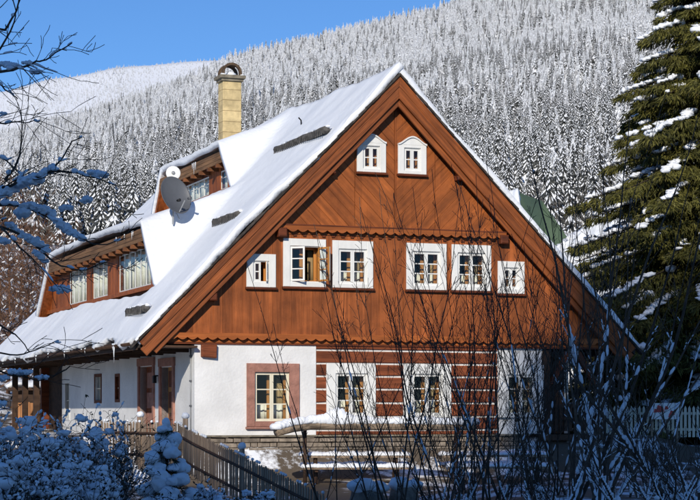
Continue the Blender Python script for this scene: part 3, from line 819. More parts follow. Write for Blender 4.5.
# --- stone plinth ---------------------------------------------------
pl = MB().box(-6.0, 4.25, .0, .3, -1.5, -.003).build('plinth', 'joint', chalet)
z = -1.12; row = 0
while z < -.05:
    h = rnd.uniform(.07, .14); h = min(h, -.035 - z)
    if h < .03: break
    x = -6.0
    while x < 4.24:
        wd = min(rnd.uniform(.2, .65), 4.25 - x)
        if 4.25 - x - wd < .12: wd = 4.25 - x
        if wd > .1:
            j = lambda: rnd.uniform(-.012, .012)
            MB().prism([(x + .012, z + .01 + j()), (x + wd - .012, z + .01 + j()), (x + wd - .012, z + h + j()), (x + .012, z + h + j())], -.10 + rnd.uniform(-.035, .035), .05, .015).build('stone', 'stone', pl)
        x += wd
    z += h + .008
MB().box(-6.06, 4.3, -.16, .0, -.045, -.004).build('ledge', 'slab', pl)

# --- satellite dish -------------------------------------------------
def dish(loc, rad, yaw, pitch, name, label, m, small=False):
    r = empty(name, loc, 0, label, 'satellite dish')
    X, Y, Z = 0, 0, 0
    Mx = Matrix.Rotation(yaw, 4, 'Z') @ Matrix.Rotation(R(90) - pitch, 4, 'X')       # local +Z becomes the pointing direction (-Y at yaw 0)
    T = Matrix.Translation((0, 0, rad + .25)) @ Mx
    prof = [(.001, 0)] + [(rad * t, .16 * rad * t * t * 2) for t in (.25, .5, .75, .95)] + [(rad, .33 * rad), (rad * 1.02, .31 * rad), (rad * .95, .27 * rad), (rad * .5, .05 * rad), (.001, -.03)]
    d_ = MB().lathe(prof, 28, T @ Matrix.Diagonal((.94, 1.08, 1, 1))).build('dish_reflector', m, r, True)
    MB().tube([(0, .0, 0), (0, .02, rad + .15)], .03, 8).build('mast', 'metal_grey', r)
    MB().tube([(0, .02, rad * .55 + .25), (.35 * rad, -.02, .15)], .015, 6).build('strut', 'metal_grey', r)
    tip = T @ Vector((0, -rad * .62, rad * .95)); root_ = T @ Vector((0, -rad * .98, rad * .28))
    MB().tube([root_, tip], .018, 6).build('feed_arm', 'metal_grey', r)
    for k in (-.09, .12):
        e = T @ Vector((k * 2.0, -rad * .62 + .1 * (k > 0), rad * .95))
        fh = MB().tube([e, e + (T.to_3x3() @ Vector((0, .3, -1))).normalized() * .13], [.05, .035], 8).build('feed_horn', 'black' if k < 0 else 'metal_dark', r, True)
    return r
dx, dy = -5.52, 4.1
X, Y = to_world(dx, dy)
dish((X, Y, 6.30), .56, R(40), R(20), 'satellite_dish', 'large dark grey satellite dish on the snowy roof', 'metal_dark')
# small white round antenna above it
X2, Y2 = to_world(-5.42, 4.45)
r2 = empty('round_antenna', (X2, Y2, 6.22), 0, 'small round white antenna behind the top of the grey dish', 'antenna')
Mx = Matrix.Translation((0, 0, 1.66)) @ Matrix.Rotation(R(10), 4, 'Z') @ Matrix.Rotation(R(80), 4, 'X')
MB().lathe([(.001, -.06), (.2, -.05), (.22, 0), (.22, .05), (.2, .06), (.08, .04), (.001, .04)], 24, Mx).build('antenna_disc', 'white_paint', r2, True)
MB().lathe([(.055, .03), (.055, .075), (.001, .08)], 12, Mx).build('antenna_hub', 'metal_grey', r2, True)
MB().tube([(0, .03, -.2), (0, .03, 1.66)], .025, 8).build('mast', 'metal_grey', r2)
# thin rod standing in the roof snow
X3, Y3 = to_world(-1.1, 5.0)
o = MB().tube([(0, 0, -.3), (-.03, 0, .25), (-.11, 0, .34)], .025, 6).build('vent_rod', 'black'); o.location = (X3, Y3, 9.55)
tag(o, 'short thin black rod poking out of the roof snow above the long snow guard', 'rod')

# ================================================================== FOREST ON THE MOUNTAIN
def proto_tree(name, seed, frost):
    r = random.Random(seed)
    dark, snow = MB(), MB()
    dark.tube([(0, 0, -.05), (0, 0, .97)], [.012, .002], 4)
    NB = 190; wmax = r.uniform(.13, .19); lop = r.uniform(0, 6.28)
    for k in range(NB):
        t = (k + r.random()) / NB
        z0 = .09 + .88 * t ** 1.08; rad = (wmax * (1 - t) ** .85 + .010) * (1 + .2 * math.sin(z0 * 23 + seed))
        a = k * 2.39996 + r.uniform(-.5, .5); rr = rad * r.uniform(.55, 1.25) * (1 + .12 * math.cos(a - lop))
        d = Vector((math.cos(a), math.sin(a), 0)); s = Vector((-d.y, d.x, 0))
        dr = rr * r.uniform(.55, 1.35); wd = rr * r.uniform(.13, .26) + .003
        root = Vector((0, 0, z0)); tip = d * rr + Vector((0, 0, z0 - dr)); md = d * rr * .62 + Vector((0, 0, z0 - dr * .42))
        hang = rr * .28 + .006
        Lp, Rp = md + s * wd - Vector((0, 0, hang)), md - s * wd - Vector((0, 0, hang))
        dark.face([root, Lp, tip]); dark.face([root, tip, Rp])
        dark.face([root * .35 + md * .65, md + Vector((0, 0, -hang * 1.9)), tip - Vector((0, 0, hang * .6)), tip])
        if r.random() < frost:
            k1 = r.uniform(.45, 1.0); up = Vector((0, 0, .006)); o = d * .005
            sl, sr = md + s * wd * k1 * r.uniform(.6, 1.2) - Vector((0, 0, hang * k1 * .7)), md - s * wd * k1 * r.uniform(.6, 1.2) - Vector((0, 0, hang * k1 * .7))
            st = md.lerp(tip, r.uniform(.6, 1.05)); rt = root.lerp(md, r.uniform(.1, .6)) + up * 2; top = md + up * 2.2
            for q in ((rt, sl + up + o, top), (sl + up + o, st + up + o, top), (st + up + o, sr + up + o, top), (sr + up + o, rt, top)): snow.face([p for p in q])
    i = len(dark.v); nf = len(dark.f)
    dark.v += snow.v; dark.f += [tuple(k + i for k in f) for f in snow.f]
    me = bpy.data.meshes.new(name); me.from_pydata(dark.v, [], dark.f)
    me.materials.append(M['forest_dark'] if frost < .95 else M['forest_frost']); me.materials.append(M['snow_far'])
    me.polygons.foreach_set('material_index', [0] * nf + [1] * (len(dark.f) - nf)); me.update()
    return bpy.data.objects.new(name, me)
PROTO = [proto_tree('snowy_spruce_shape', 100 + i, .86) for i in range(4)] + [proto_tree('frosted_spruce_shape', 200 + i, .94) for i in range(3)] + [proto_tree('white_spruce_shape', 300 + i, 1.0) for i in range(3)]

def forest(name, pts, label):
    """pts: (x, y, z, scale, variant)"""
    me = bpy.data.meshes.new(name); me.from_pydata([p[:3] for p in pts], [], [])
    for an, k in (('size', 3), ):
        a = me.attributes.new(an, 'FLOAT', 'POINT'); a.data.foreach_set('value', [p[k] for p in pts])
    a = me.attributes.new('variant', 'INT', 'POINT'); a.data.foreach_set('value', [int(p[4]) for p in pts])
    a = me.attributes.new('turn', 'FLOAT', 'POINT'); a.data.foreach_set('value', [rnd.uniform(0, 6.28) for p in pts])
    o = bpy.data.objects.new(name, me); COL.objects.link(o)
    g = bpy.data.node_groups.new(name, 'GeometryNodeTree')
    g.interface.new_socket('Geometry', in_out='INPUT', socket_type='NodeSocketGeometry'); g.interface.new_socket('Geometry', in_out='OUTPUT', socket_type='NodeSocketGeometry')
    N, L = g.nodes, g.links
    gi, go = N.new('NodeGroupInput'), N.new('NodeGroupOutput')
    jn = N.new('GeometryNodeJoinGeometry')
    def attr(nm, ty):
        q = N.new('GeometryNodeInputNamedAttribute'); q.data_type = ty; q.inputs['Name'].default_value = nm; return q
    sz, vr, tn = attr('size', 'FLOAT'), attr('variant', 'INT'), attr('turn', 'FLOAT')
    cx = N.new('ShaderNodeCombineXYZ'); L.new(tn.outputs['Attribute'], cx.inputs['Z'])
    for k, p in enumerate(PROTO):
        oi = N.new('GeometryNodeObjectInfo'); oi.inputs['Object'].default_value = p
        cp = N.new('FunctionNodeCompare'); cp.data_type = 'INT'; cp.operation = 'EQUAL'
        ai = [s for s in cp.inputs if s.type == 'INT']
        L.new(vr.outputs['Attribute'], ai[0]); ai[1].default_value = k
        ip = N.new('GeometryNodeInstanceOnPoints')
        L.new(gi.outputs[0], ip.inputs['Points']); L.new(cp.outputs[0], ip.inputs['Selection']); L.new(oi.outputs['Geometry'], ip.inputs['Instance'])
        L.new(cx.outputs[0], ip.inputs['Rotation']); L.new(sz.outputs['Attribute'], ip.inputs['Scale'])
        L.new(ip.outputs[0], jn.inputs[0])
    L.new(jn.outputs[0], go.inputs[0])
    o.modifiers.new('forest', 'NODES').node_group = g
    return tag(o, label, 'forest', kind='stuff')

pts = []
Y = 600.0
while Y < 2330:
    step = 6.0 + (Y - 600) * .0014
    hw = Y * .21
    X = -hw
    while X < hw:
        x, y = X + rnd.uniform(-.5, .5) * step, Y + rnd.uniform(-.5, .5) * step
        k = (y - 600) / 1700
        dens = .93 + .25 * nz(x, y, .012, 4)
        if rnd.random() < dens:
            h = rnd.uniform(12, 25) * (1.12 - .52 * k) * (1 + .2 * nz(x, y, .02, 7))
            f = smooth(.02, .75, k + .3 * nz(x, y, .006, 3) + .10 * smooth(200, 420, x))
            v = rnd.random()
            var = (7 + rnd.randrange(3)) if v < f * .75 else ((4 + rnd.randrange(3)) if v < .25 + f else rnd.randrange(4))
            pts.append((x, y, mount_h(x, y) - .4, h, var))
        X += step * .95
    Y += step
forest('mountain_forest', pts, 'dense forest of snow-covered spruces on the mountain slope behind the house')
pts = []
Y = 3000.0
while Y < 4530:
    X = -Y * .21
    while X < -Y * .02:
        x, y = X + rnd.uniform(-6, 6), Y + rnd.uniform(-8, 8)
        if rnd.random() < .8 + .5 * nz(x, y, .004, 6): pts.append((x, y, far_h(x, y) - .3, rnd.uniform(4.5, 9), 7 + rnd.randrange(3)))
        X += 9.5
    Y += 15
forest('far_mountain_forest', pts, 'white frosted trees on the distant bright ridge at the left skyline')
# unseen wood added behind the camera, treetops set to shade garden and right facade
pts = []
TANE = math.tan(R(SUN_EL))
for Y in (-95, -91.5, -88, -84.5):
    X = -46
    while X < -2:
        x = X + rnd.uniform(-.6, .6); y = Y + rnd.uniform(-1, 1)
        xf = x + 24.3
        want = -.15 + TANE * (51.0 - y) + 15 * smooth(2.4, 8.0, xf)
        want += rnd.uniform(-.5, .15) - rnd.random() * 5.5 * smooth(2.0, 6, xf)
        zb = ground_h(x, y)
        pts.append((x, y, zb, want - zb, rnd.randrange(4)))
        X += 2.3
forest('added_shade_forest', pts, 'unseen spruce wood added behind the viewer to shade the garden and right facade')

# ================================================================== BRANCHES
def grow(mb, p, d, length, r0, depth, rg, segs=6, spread=.7, up=.15, kids=(3, 5), shrink=.6, tips=None, wob=.18, minr=.004, n=5, paths=None):
    pts, rad = [Vector(p)], [r0]
    d = Vector(d).normalized(); st = length / segs
    for i in range(segs):
        d = (d + Vector((rg.uniform(-wob, wob), rg.uniform(-wob, wob), rg.uniform(-wob, wob) + up * .2))).normalized()
        pts.append(pts[-1] + d * st); rad.append(max(minr, r0 * (1 - .75 * (i + 1) / segs)))
    mb.tube(pts, rad, n if r0 > .02 else 3, cap=False)
    if paths is not None: paths.append((pts, rad, depth))
    if depth <= 0:
        if tips is not None: tips.append((pts[-1], d))
        return
    for k in range(rg.randint(*kids)):
        i = rg.randint(max(1, segs // 4), segs)
        t = (pts[i] - pts[i - 1]).normalized()
        a = Vector((rg.uniform(-1, 1), rg.uniform(-1, 1), rg.uniform(-.5, 1))).normalized()
        nd = (t * (1 - spread * .5) + (a - t * a.dot(t)).normalized() * spread + Vector((0, 0, up))).normalized()
        grow(mb, pts[i], nd, length * shrink * rg.uniform(.7, 1.15), rad[i] * .68, depth - 1, rg, max(3, segs - 1), spread, up, kids, shrink, tips, wob, minr, n, paths)
def snow_along(mb, paths, rg, prob, rmin, scale=1.5, maxslope=.85, length=.6, lvl=1):
    for pts, rad, dep in paths:
        for a, b, r in zip(pts, pts[1:], rad):
            if r < rmin or rg.random() > prob: continue
            d = b - a
            if d.length < 1e-4 or abs(d.normalized().z) > maxslope: continue
            c = (a + b) / 2 + Vector((0, 0, r * .8)); L = d.length * length
            i = len(mb.v); rr = r * scale * rg.uniform(.8, 1.3)
            dd = d.normalized(); s = dd.cross(Vector((0, 0, 1))).normalized(); u = s.cross(dd)
            v, f = ICO[lvl]; o = Vector((rg.uniform(0, 99), 0, 0))
            for p in v:
                k = 1 + .3 * noise.noise(p * 1.5 + o)
                mb.v.append(tuple(c + (dd * p.x * L + s * p.y * rr + u * (p.z * rr * .8 + rr * .3)) * k))
            mb.f += [(x + i, y + i, z + i) for x, y, z in f]
def place(px, py, Y): return ((px - 350) / 1870 * Y, Y, .65 + (412 - py) / 1870 * Y)

# ---- brown bare trees and bushes left behind the house, and grey ones behind the spruce
def bare_tree(px, Y, h, wid, mname, label, group, seed, n=30, snow=.25, zb=None, cat='tree', r0=.07):
    rg = random.Random(seed); x = (px - 350) / 1870 * Y
    zb = ground_h(x, Y) if zb is None else zb
    t = empty('bare_tree', (x, Y, zb - .15), 0, label, cat, group)
    MB().tube([(0, 0, 0), (.08 * h / 8, 0, h * .4), (0, .05, h * .95)], [r0 * 1.6, r0, .015], 6).build('trunk', mname, t, True)
    mb = MB(); paths = []
    for k in range(n):
        z = h * (.12 + .8 * k / n); a = k * 2.4 + rg.uniform(-.3, .3)
        grow(mb, (0, 0, z), (math.cos(a), math.sin(a), .8), wid * (1.1 - .6 * z / h), .028, 2, rg, 4, .75, .12, (3, 5), .62, paths=paths, minr=.008)
    mb.build('crown', mname, t)
    if snow:
        sb = MB(); snow_along(sb, paths, rg, snow * 1.8, .010, 3.2, .8, .38, 0); tag(sb.build('snow', 'snow', t, True), kind='stuff')
    return t
LB = 'brown bare trees left of the house'
for i, (px, Y, h, wid) in enumerate(((-12, 84, 8.2, 2.4), (8, 92, 9.0, 2.6), (27, 86, 7.4, 2.3), (42, 95, 8.6, 2.5), (60, 104, 8.4, 2.4), (-2, 100, 10.5, 2.6), (20, 108, 10, 2.6), (80, 112, 7.6, 2.2))):
    bare_tree(px, Y, h, wid, 'twig_red', ['brown twiggy tree cut by the left picture edge beside the roof', 'brown twiggy tree near the left edge behind the snowy boughs', 'low brown tree just left of the lower dormer', 'brown tree whose crown touches the raking edge of the lower dormer', 'brown tree rising behind the left end of the lower dormer', 'tall brown tree behind the leftmost snowy bough', 'tall brown tree in the second row left of the lower dormer', 'small brown tree behind the middle of the lower dormer roof'][i], LB, 500 + i, 34, .16)
for i, (px, Y, h, wid) in enumerate(((556, 100, 11.5, 1.6), (575, 112, 13, 1.8), (596, 104, 12.5, 1.7), (618, 118, 14, 1.8))):
    bare_tree(px, Y, h, wid, 'twig_grey', ['slender grey bare tree nearest the green roof', 'second slender grey bare tree right of the green roof', 'third slender grey bare tree right of the green roof', 'slender grey bare tree farthest right, next to the spruce'][i], 'slender bare trees behind the green-roofed house', 520 + i, 22, .3, r0=.08)

# ---- big spruce at the right edge
def u_seed(k, i): return k * 7.7 + i * 3.1
def big_spruce(loc, H, wid, label, seed, z_low=.05, nl=31):
    rg = random.Random(seed)
    t = empty('spruce_tree', loc, 0, label, 'tree')
    MB().tube([(0, 0, -.2), (.05, 0, H * .5), (0, 0, H)], [.28, .17, .02], 10).build('trunk', 'bark', t, True)
    lb, nd, dead, sn = MB(), MB(), MB(), MB()
    for k in range(nl):
        tt = k / (nl - 1); z = H * (z_low + (.97 - z_low) * tt); rad = (wid * (1 - tt) ** 1.0 + .3) * (1 + .12 * math.sin(k * 2.3))
        nb = 11 if tt < .7 else 7
        a0 = rg.uniform(0, 6.28)
        for i in range(nb):
            a = a0 + 6.283 * i / nb + rg.uniform(-.28, .28); L = rad * rg.uniform(.72, 1.14)
            d = Vector((math.cos(a), math.sin(a), 0)); s = Vector((-d.y, d.x, 0))
            zz = z + rg.uniform(-.25, .25) * H / nl * 2
            def P(u): return d * (L * u) + Vector((0, 0, zz + L * (.10 * u - .45 * u * u + .12 * u ** 4)))
            lb.tube([P(0), P(.33), P(.66), P(1)], [.05, .035, .02, .006], 4, cap=False)
            dm = rg.random() < .003
            tgt = dead if dm else nd
            n = int(90 + 110 * L)
            for j in range(n):
                u = rg.uniform(.14, 1.02); lat = (.55 * L * (1 - u) * .9 + .24) * rg.uniform(-1, 1)
                c = P(min(u, 1)) + s * lat + Vector((0, 0, -abs(lat) * .35 + rg.uniform(-.12, .06)))
                for q in range(3):
                    out = (d * rg.uniform(.1, .7) + s * (1 if lat > 0 else -1) * rg.uniform(.0, .8) + Vector((rg.uniform(-.25, .25), rg.uniform(-.25, .25), rg.uniform(-1.3, -.1)))).normalized()
                    ln = rg.uniform(.12, .34); wv = out.cross(Vector((rg.uniform(-1, 1), rg.uniform(-1, 1), rg.uniform(-1, 1)))).normalized() * rg.uniform(.012, .026)
                    e = c + out * ln
                    tgt.face([c - wv * .5, c.lerp(e, .5) - wv, e, c.lerp(e, .5) + wv])
            if rg.random() < .95:
                u0 = rg.uniform(.25, .65); u1 = rg.uniform(.85, 1.03); m = max(2, int((u1 - u0) * L / .09))
                for j in range(m):
                    if nz(u_seed(k, i), j, .35, 3) < -.25: continue
                    u = u0 + (u1 - u0) * j / (m - 1); wv = .20 * (1.15 - .5 * u) * rg.uniform(.6, 1.3)
                    c = P(u) + s * rg.uniform(-.10, .10) + Vector((0, 0, .09))
                    sn.blob(c, (max(.10, wv) * rg.uniform(.6, 1.1), max(.10, wv) * rg.uniform(.6, 1.1), rg.uniform(.04, .09)), 1, .45)
            if rg.random() < .55:
                u = rg.uniform(.4, .95); sn.blob(P(u) + s * rg.uniform(-.35, .35) * (1 - u) * L + Vector((0, 0, .03)), (rg.uniform(.12, .26), rg.uniform(.12, .26), .13), 1, .3)
    tag(lb.build('limbs', 'bark', t), kind='stuff'); tag(nd.build('crown', 'needle', t), kind='stuff'); tag(dead.build('dry_sprays', 'needle_dead', t), kind='stuff'); tag(sn.build('snow', 'snow', t, True), kind='stuff')
    return t
x, y = 12.0, 64.0
big_spruce((x, y, ground_h(x, y)), 18.6, 6.6, 'tall green spruce with snow on its boughs at the right picture edge', 77)
x, y = 14.2, 70.0
big_spruce((x, y, ground_h(x, y)), 12.5, 3.6, 'second shorter spruce standing behind the tall one at the right edge', 78, nl=18)

# ---- house with a green roof behind the right roof edge
gx, gy, gz = (545 - 350) / 1870 * 88, 88.0, ground_h(9, 88)
gh = empty('green_roofed_house', (gx, gy, gz), R(14), 'house with a green hipped roof end and snowy slopes behind the right eave', 'house')
MB().box(-2.6, 4.6, 0, 6, 0, 7.4).build('wall', 'plaster', gh)
mb = MB(); zr, ze = 11.0 - gz, 8.7 - gz
rf = MB()
a, b, c_, d_ = (-1.4, -.6, ze + .35), (-.2, -.6, ze - .55), (1.05, -.3, ze + .1), (-.75, 1.4, zr + .1)
e_ = (.75, 2.4, zr - .15)
rf.face([a, b, c_, e_, d_]); rf.face([a, d_, (-1.6, 6, ze + .35)]); rf.face([b, a, (-1.6, 6, ze + .35), (3, 6, ze - .6)]); rf.face([c_, (3, 6, ze), e_]); rf.face([d_, e_, (3, 6, ze), (-1.6, 6, ze + .35)]); rf.face([b, (3, 6, ze - .6), (3, 6, ze), c_])
rfo = rf.build('roof', 'green_roof', gh)
def slab(pts, t, name, m, par):
    q = MB(); q.face(pts); o = q.build(name, m, par, name == 'roof_snow')
    if name == 'roof_snow':
        sb_ = o.modifiers.new('s', 'SUBSURF'); sb_.levels = sb_.render_levels = 5; sb_.subdivision_type = 'SIMPLE'
        dt = bpy.data.textures.new('drift', 'CLOUDS'); dt.noise_scale = .7; dm_ = o.modifiers.new('d', 'DISPLACE'); dm_.texture = dt; dm_.strength = .45; dm_.texture_coords = 'LOCAL'
    md = o.modifiers.new('t', 'SOLIDIFY'); md.thickness = t; md.offset = 0; return o
slab([(-1.42, -.62, ze + .33), (-.78, 1.38, zr + .18), (-2.1, 3.0, zr - .15), (-2.9, .0, ze + .25)], .25, 'roof_snow', 'snow', gh)
slab([(-.3, -.7, ze - .62), (1.1, -.4, ze + .08), (4.4, 1.2, zr + .05), (4.8, .4, ze - 2.4), (1.0, -1.2, ze - 3.0)], .3, 'roof_snow', 'snow', gh)

# ---- fence and red and white board at the far right
fx0, fx1, fy = 7.2, 12.6, 58.5
pf = empty('picket_fence', (fx0, fy, ground_h(10, fy)), 0, 'pale picket fence beyond the bushes at the right edge', 'fence')
for i in range(42):
    x = i * .13; MB().prism([(x, .1), (x + .08, .1), (x + .08, 1.0), (x + .04, 1.08), (x, 1.0)], -.015, .015).build('picket', 'cream_paint', pf)
for z in (.3, .8): MB().box(-.1, 5.5, .016, .05, z, z + .08).build('rail', 'cream_paint', pf)
bd = empty('notice_board', (9.75, 57.9, ground_h(9.7, 57.9) - .15), R(4), 'low red and white board half hidden by twigs at the right', 'board')
MB().box(-.45, .45, 0, .03, .72, 1.22).build('board_face', 'white_paint', bd)
for k_ in range(9):
    a_, b_ = rnd.uniform(-.43, .24), rnd.uniform(.74, 1.02); c_ = rnd.uniform(.09, .15)
    MB().prism([(a_, b_), (a_ + c_ * 1.3, b_ + c_ * .2), (a_ + c_ * 1.1, b_ + c_), (a_ + c_ * .3, b_ + c_ * 1.2)], -.006 - .0007 * k_, .0).build('red_patch', 'red_sign', bd)
for x in (-.4, .4): MB().box(x - .03, x + .03, .031, .09, -.2, 1.22).build('post', 'grey_wood', bd)

# ---- lean-to and plank screen at the far left
ls = empty('plank_screen', (-14.1, 78.0, -.1), 0, 'orange plank screen below the eave at the left edge', 'screen')
for i in range(26):
    x = i * .19; MB().box(x, x + .175, rnd.uniform(-.01, .01), .03, .0, 1.15 + rnd.uniform(-.03, .03)).build('plank', 'orange_plank', ls)
for z in (.2, .9): MB().box(-.1, 5.1, .042, .08, z, z + .1).build('rail', 'dark_wood', ls)
sh = empty('low_shed', (-15.0, 84, -.1), 0, 'low shed with thick snow on its roof behind the plank screen', 'shed')
MB().box(0, 5.5, 0, 3, 0, 1.7).build('wall', 'dark_wood', sh)
MB().prism([(-.3, 1.72), (5.8, 1.72), (5.8, 1.85), (-.3, 1.85)], -.4, 3.2).build('roof', 'dark_wood', sh)
mb = MB()
for i in range(16): mb.blob((-.2 + i * .38, 1.2 + rnd.uniform(-.3, .3), 1.95), (.45, 1.7, .26), 2, .15)
mb.build('roof_snow', 'snow', sh, True)

# ================================================================== GARDEN
# picket fence running down the slope in front of the house
FP = [(-6.6, 48.6, .42), (-4.23, 46.0, .38), (-3.75, 45.0, .17), (-1.05, 39.3, -.84), (-.55, 38.4, -1.02)]
fe = empty('garden_fence', (-4.23, 46.0, -.8), 0, 'weathered grey picket fence running down past the snowy conifer', 'fence')
def fpt(s):
    for (a, b) in zip(FP, FP[1:]):
        A, B = Vector(a), Vector(b); L = (Vector((B.x, B.y, 0)) - Vector((A.x, A.y, 0))).length
        if s <= L: return A.lerp(B, s / L), (B - A)
        s -= L
    return None, None
O = Vector((-4.23, 46.0, -.8)); s = 0; snf = MB(); k = 0
pmeshes = []
for j in range(5):
    w_, hh = .075 + .008 * (j % 3 - 1), 1.08
    pmeshes.append(MB().prism([(-w_ / 2, -hh), (w_ / 2, -hh), (w_ / 2, -.05), (w_ * .1, 0), (-w_ * .35, -.02)], -.013, .013, .004).mesh('picket', 'grey_wood'))
while True:
    p, d = fpt(s)
    if p is None: break
    o = bpy.data.objects.new('picket', pmeshes[k % 5]); COL.objects.link(o); o.parent = fe
    o.location = p - O + Vector((0, 0, rnd.uniform(-.04, .03))); o.rotation_euler = (rnd.uniform(-.02, .02), rnd.uniform(-.05, .05), math.atan2(d.y, d.x) + rnd.uniform(-.06, .06))
    if rnd.random() < .35: snf.blob(p - O + Vector((0, 0, .02)), (.035, .03, .035), 1, .2)
    s += .126 * rnd.uniform(.92, 1.08); k += 1
for dz_ in (.28, .82):
    for a, b in zip(FP, FP[1:]):
        A, B = Vector(a) - O, Vector(b) - O; nrm = Vector((B.y - A.y, A.x - B.x, 0)).normalized()
        if nrm.y > 0: nrm = -nrm
        q = MB(); A1, B1 = A + nrm * .035 - Vector((0, 0, dz_)), B + nrm * .035 - Vector((0, 0, dz_))
        q.tube([A1, B1], .036, 4).build('rail', 'dark_wood', fe)
for i, (a, zz) in enumerate((((-4.02, 45.6, .33), .16), ((-2.45, 42.3, -.33), .14), ((-5.3, 47.2, .4), .12))):
    P_ = Vector(a) - O
    MB().box(P_.x - .06, P_.x + .06, P_.y + .03, P_.y + .15, P_.z - 1.2, P_.z + zz).build('fence_post', 'grey_wood', fe)
    snf.blob((P_.x, P_.y + .09, P_.z + zz + .07), (.095, .095, .085), 2, .1)
tag(snf.build('snow_caps', 'snow', fe, True), kind='stuff')

# log rail with a long cap of snow
lr = empty('log_rail', (0.4, 50.0, ground_h(.4, 50)), 0, 'long crooked log rail under a thick cap of snow before the log wall', 'rail')
O = Vector((.4, 50.0, ground_h(.4, 50)))
ptsl = [Vector(place(u, v, Y_)) - O for u, v, Y_ in ((276, 432, 49.4), (292, 427.5, 49.7), (310, 425.5, 50), (350, 426, 50.2), (420, 426.5, 50.5), (474, 427, 50.8))]
MB().tube(ptsl, [.125, .13, .12, .115, .11, .10], 10).build('log', 'grey_log', lr, True)
sb = MB()
for i in range(46):
    t = i / 45 * (len(ptsl) - 1.001); a = int(t); p = ptsl[a].lerp(ptsl[a + 1], t - a)
    hgt = .13 + .05 * nz(i, 0, .33, 2) + (.16 * math.exp(-((i - 24) / 2.2) ** 2))
    sb.blob(p + Vector((0, 0, .08 + hgt * .45)), (.16, .14, hgt), 2, .12, flat=.6)
sb.build('snow_cap', 'snow', lr, True)
for u in (305, 456):
    p = Vector(place(u, 428, 50.3)) - O; MB().tube([(p.x, p.y, -.3), (p.x, p.y, p.z)], [.055, .05], 7).build('rail_post', 'dark_wood', lr, True)

# picnic tables with snow on the boards
def picnic(px_, py_, rz, label):
    gzt = ground_h(px_, py_)
    tb = empty('picnic_table', (px_, py_, gzt), rz, label, 'table', 'picnic tables on the terrace')
    for i in range(4): MB().box(-1.5, 1.45, -.36 + i * .185, -.20 + i * .185, .70, .745).build('table_plank', 'grey_wood', tb)
    for y in (-.85, .85): MB().box(-1.45, 1.5, y - .16, y + .16, .40, .445).build('bench_plank', 'grey_wood', tb)
    for x in (-1.1, 1.1):
        for sg in (-1, 1): MB().tube([(x, sg * .65, 0), (x, sg * .2, .69)], .05, 4).build('table_leg', 'dark_wood', tb)
        MB().box(x - .04, x + .04, -.95, .95, .33, .395).build('cross_beam', 'dark_wood', tb)
    for (x0, x1, y, z, wd) in ((-1.45, 1.4, -.02, .75, .36), (-1.42, 1.3, -.86, .45, .15), (-1.4, 1.45, .85, .45, .15)):
        sb = MB()
        for i in range(30):
            x = x0 + (x1 - x0) * i / 29; sb.blob((x, y, z + .02), (.12, wd, .10 + .04 * nz(i, y, .4, 3)), 1, .12, flat=.25)
        tag(sb.build('snow_cap', 'snow', tb, True), kind='stuff')
picnic(.15, 51.3, R(3), 'left picnic table with snow on its boards before the log wall')
picnic(4.0, 52.0, R(8), 'right picnic table with snow on its boards behind the shrubs')

# stones and mounds carrying snow
for i, (u, v, Y_, sx, lab) in enumerate(((368, 486, 41, .42, 'boulder with two pillows of snow below the picnic table'), (405, 484, 41.3, .34, 'smaller snow-capped boulder right of the two-pillow one'))):
    p = place(u, v, Y_); g_ = ground_h(p[0], p[1])
    bo = empty('boulder', (p[0], p[1], g_), 0, lab, 'boulder')
    top = p[2] - g_
    MB().blob((0, 0, top * .45), (sx, sx * .8, max(.25, top * .55)), 2, .25).build('rock', 'stone', bo, True)
    sb = MB(); sb.blob((-.12, -.05, top), (sx * .72, sx * .6, .17), 2, .2); sb.blob((.2, .0, top - .03), (sx * .6, sx * .5, .15), 2, .2); sb.build('snow_cap', 'snow', bo, True)

# snow-laden little conifer before the fence
def little_conifer(px, Y_, ztop, label, seed):
    rg = random.Random(seed); x = (px - 350) / 1870 * Y_; g_ = ground_h(x, Y_); H = ztop - g_
    t = empty('snowy_conifer', (x, Y_, g_), 0, label, 'conifer')
    MB().tube([(0, 0, -.1), (.02, 0, H * .5), (0, 0, H)], [.06, .04, .012], 7).build('trunk', 'bark', t, True)
    nd, sn = MB(), MB()
    for k in range(15):
        tt = k / 14; z = H * (.08 + .86 * tt); rad = .72 * (1 - tt) ** .8 + .10
        for i in range(8 if tt < .7 else 5):
            a = k * 1.9 + 6.283 * i / 8 + rg.uniform(-.3, .3); L = rad * rg.uniform(.75, 1.15); d = Vector((math.cos(a), math.sin(a), 0)); s = Vector((-d.y, d.x, 0))
            def P(u): return d * L * u + Vector((0, 0, z - L * .55 * u * u))
            for j in range(46):
                u = rg.uniform(.1, 1.05); c = P(u) + s * rg.uniform(-.16, .16) * (1.2 - u)
                o_ = (d * rg.uniform(0, 1) + s * rg.uniform(-.7, .7) + Vector((0, 0, rg.uniform(-.9, .3)))).normalized(); w_ = o_.cross(Vector((rg.uniform(-1, 1), rg.uniform(-1, 1), 1))).normalized() * .010
                e = c + o_ * rg.uniform(.06, .16); nd.face([c - w_, c + w_, e])
            if rg.random() < .72:
                q = rg.uniform(.10, .19) * (1 - .35 * tt); sn.blob(P(rg.uniform(.6, .95)) + Vector((0, 0, .05)), (q * 1.25, q * 1.25, q * rg.uniform(.8, 1.1)), 2, .22)
    sn.blob((0, 0, H + .02), (.08, .08, .10), 2, .15)
    tag(nd.build('crown', 'needle_shrub', t), kind='stuff'); tag(sn.build('snow', 'snow', t, True), kind='stuff')
little_conifer(166, 36.0, .42, 'small conifer weighed down by round lumps of snow before the fence', 11)

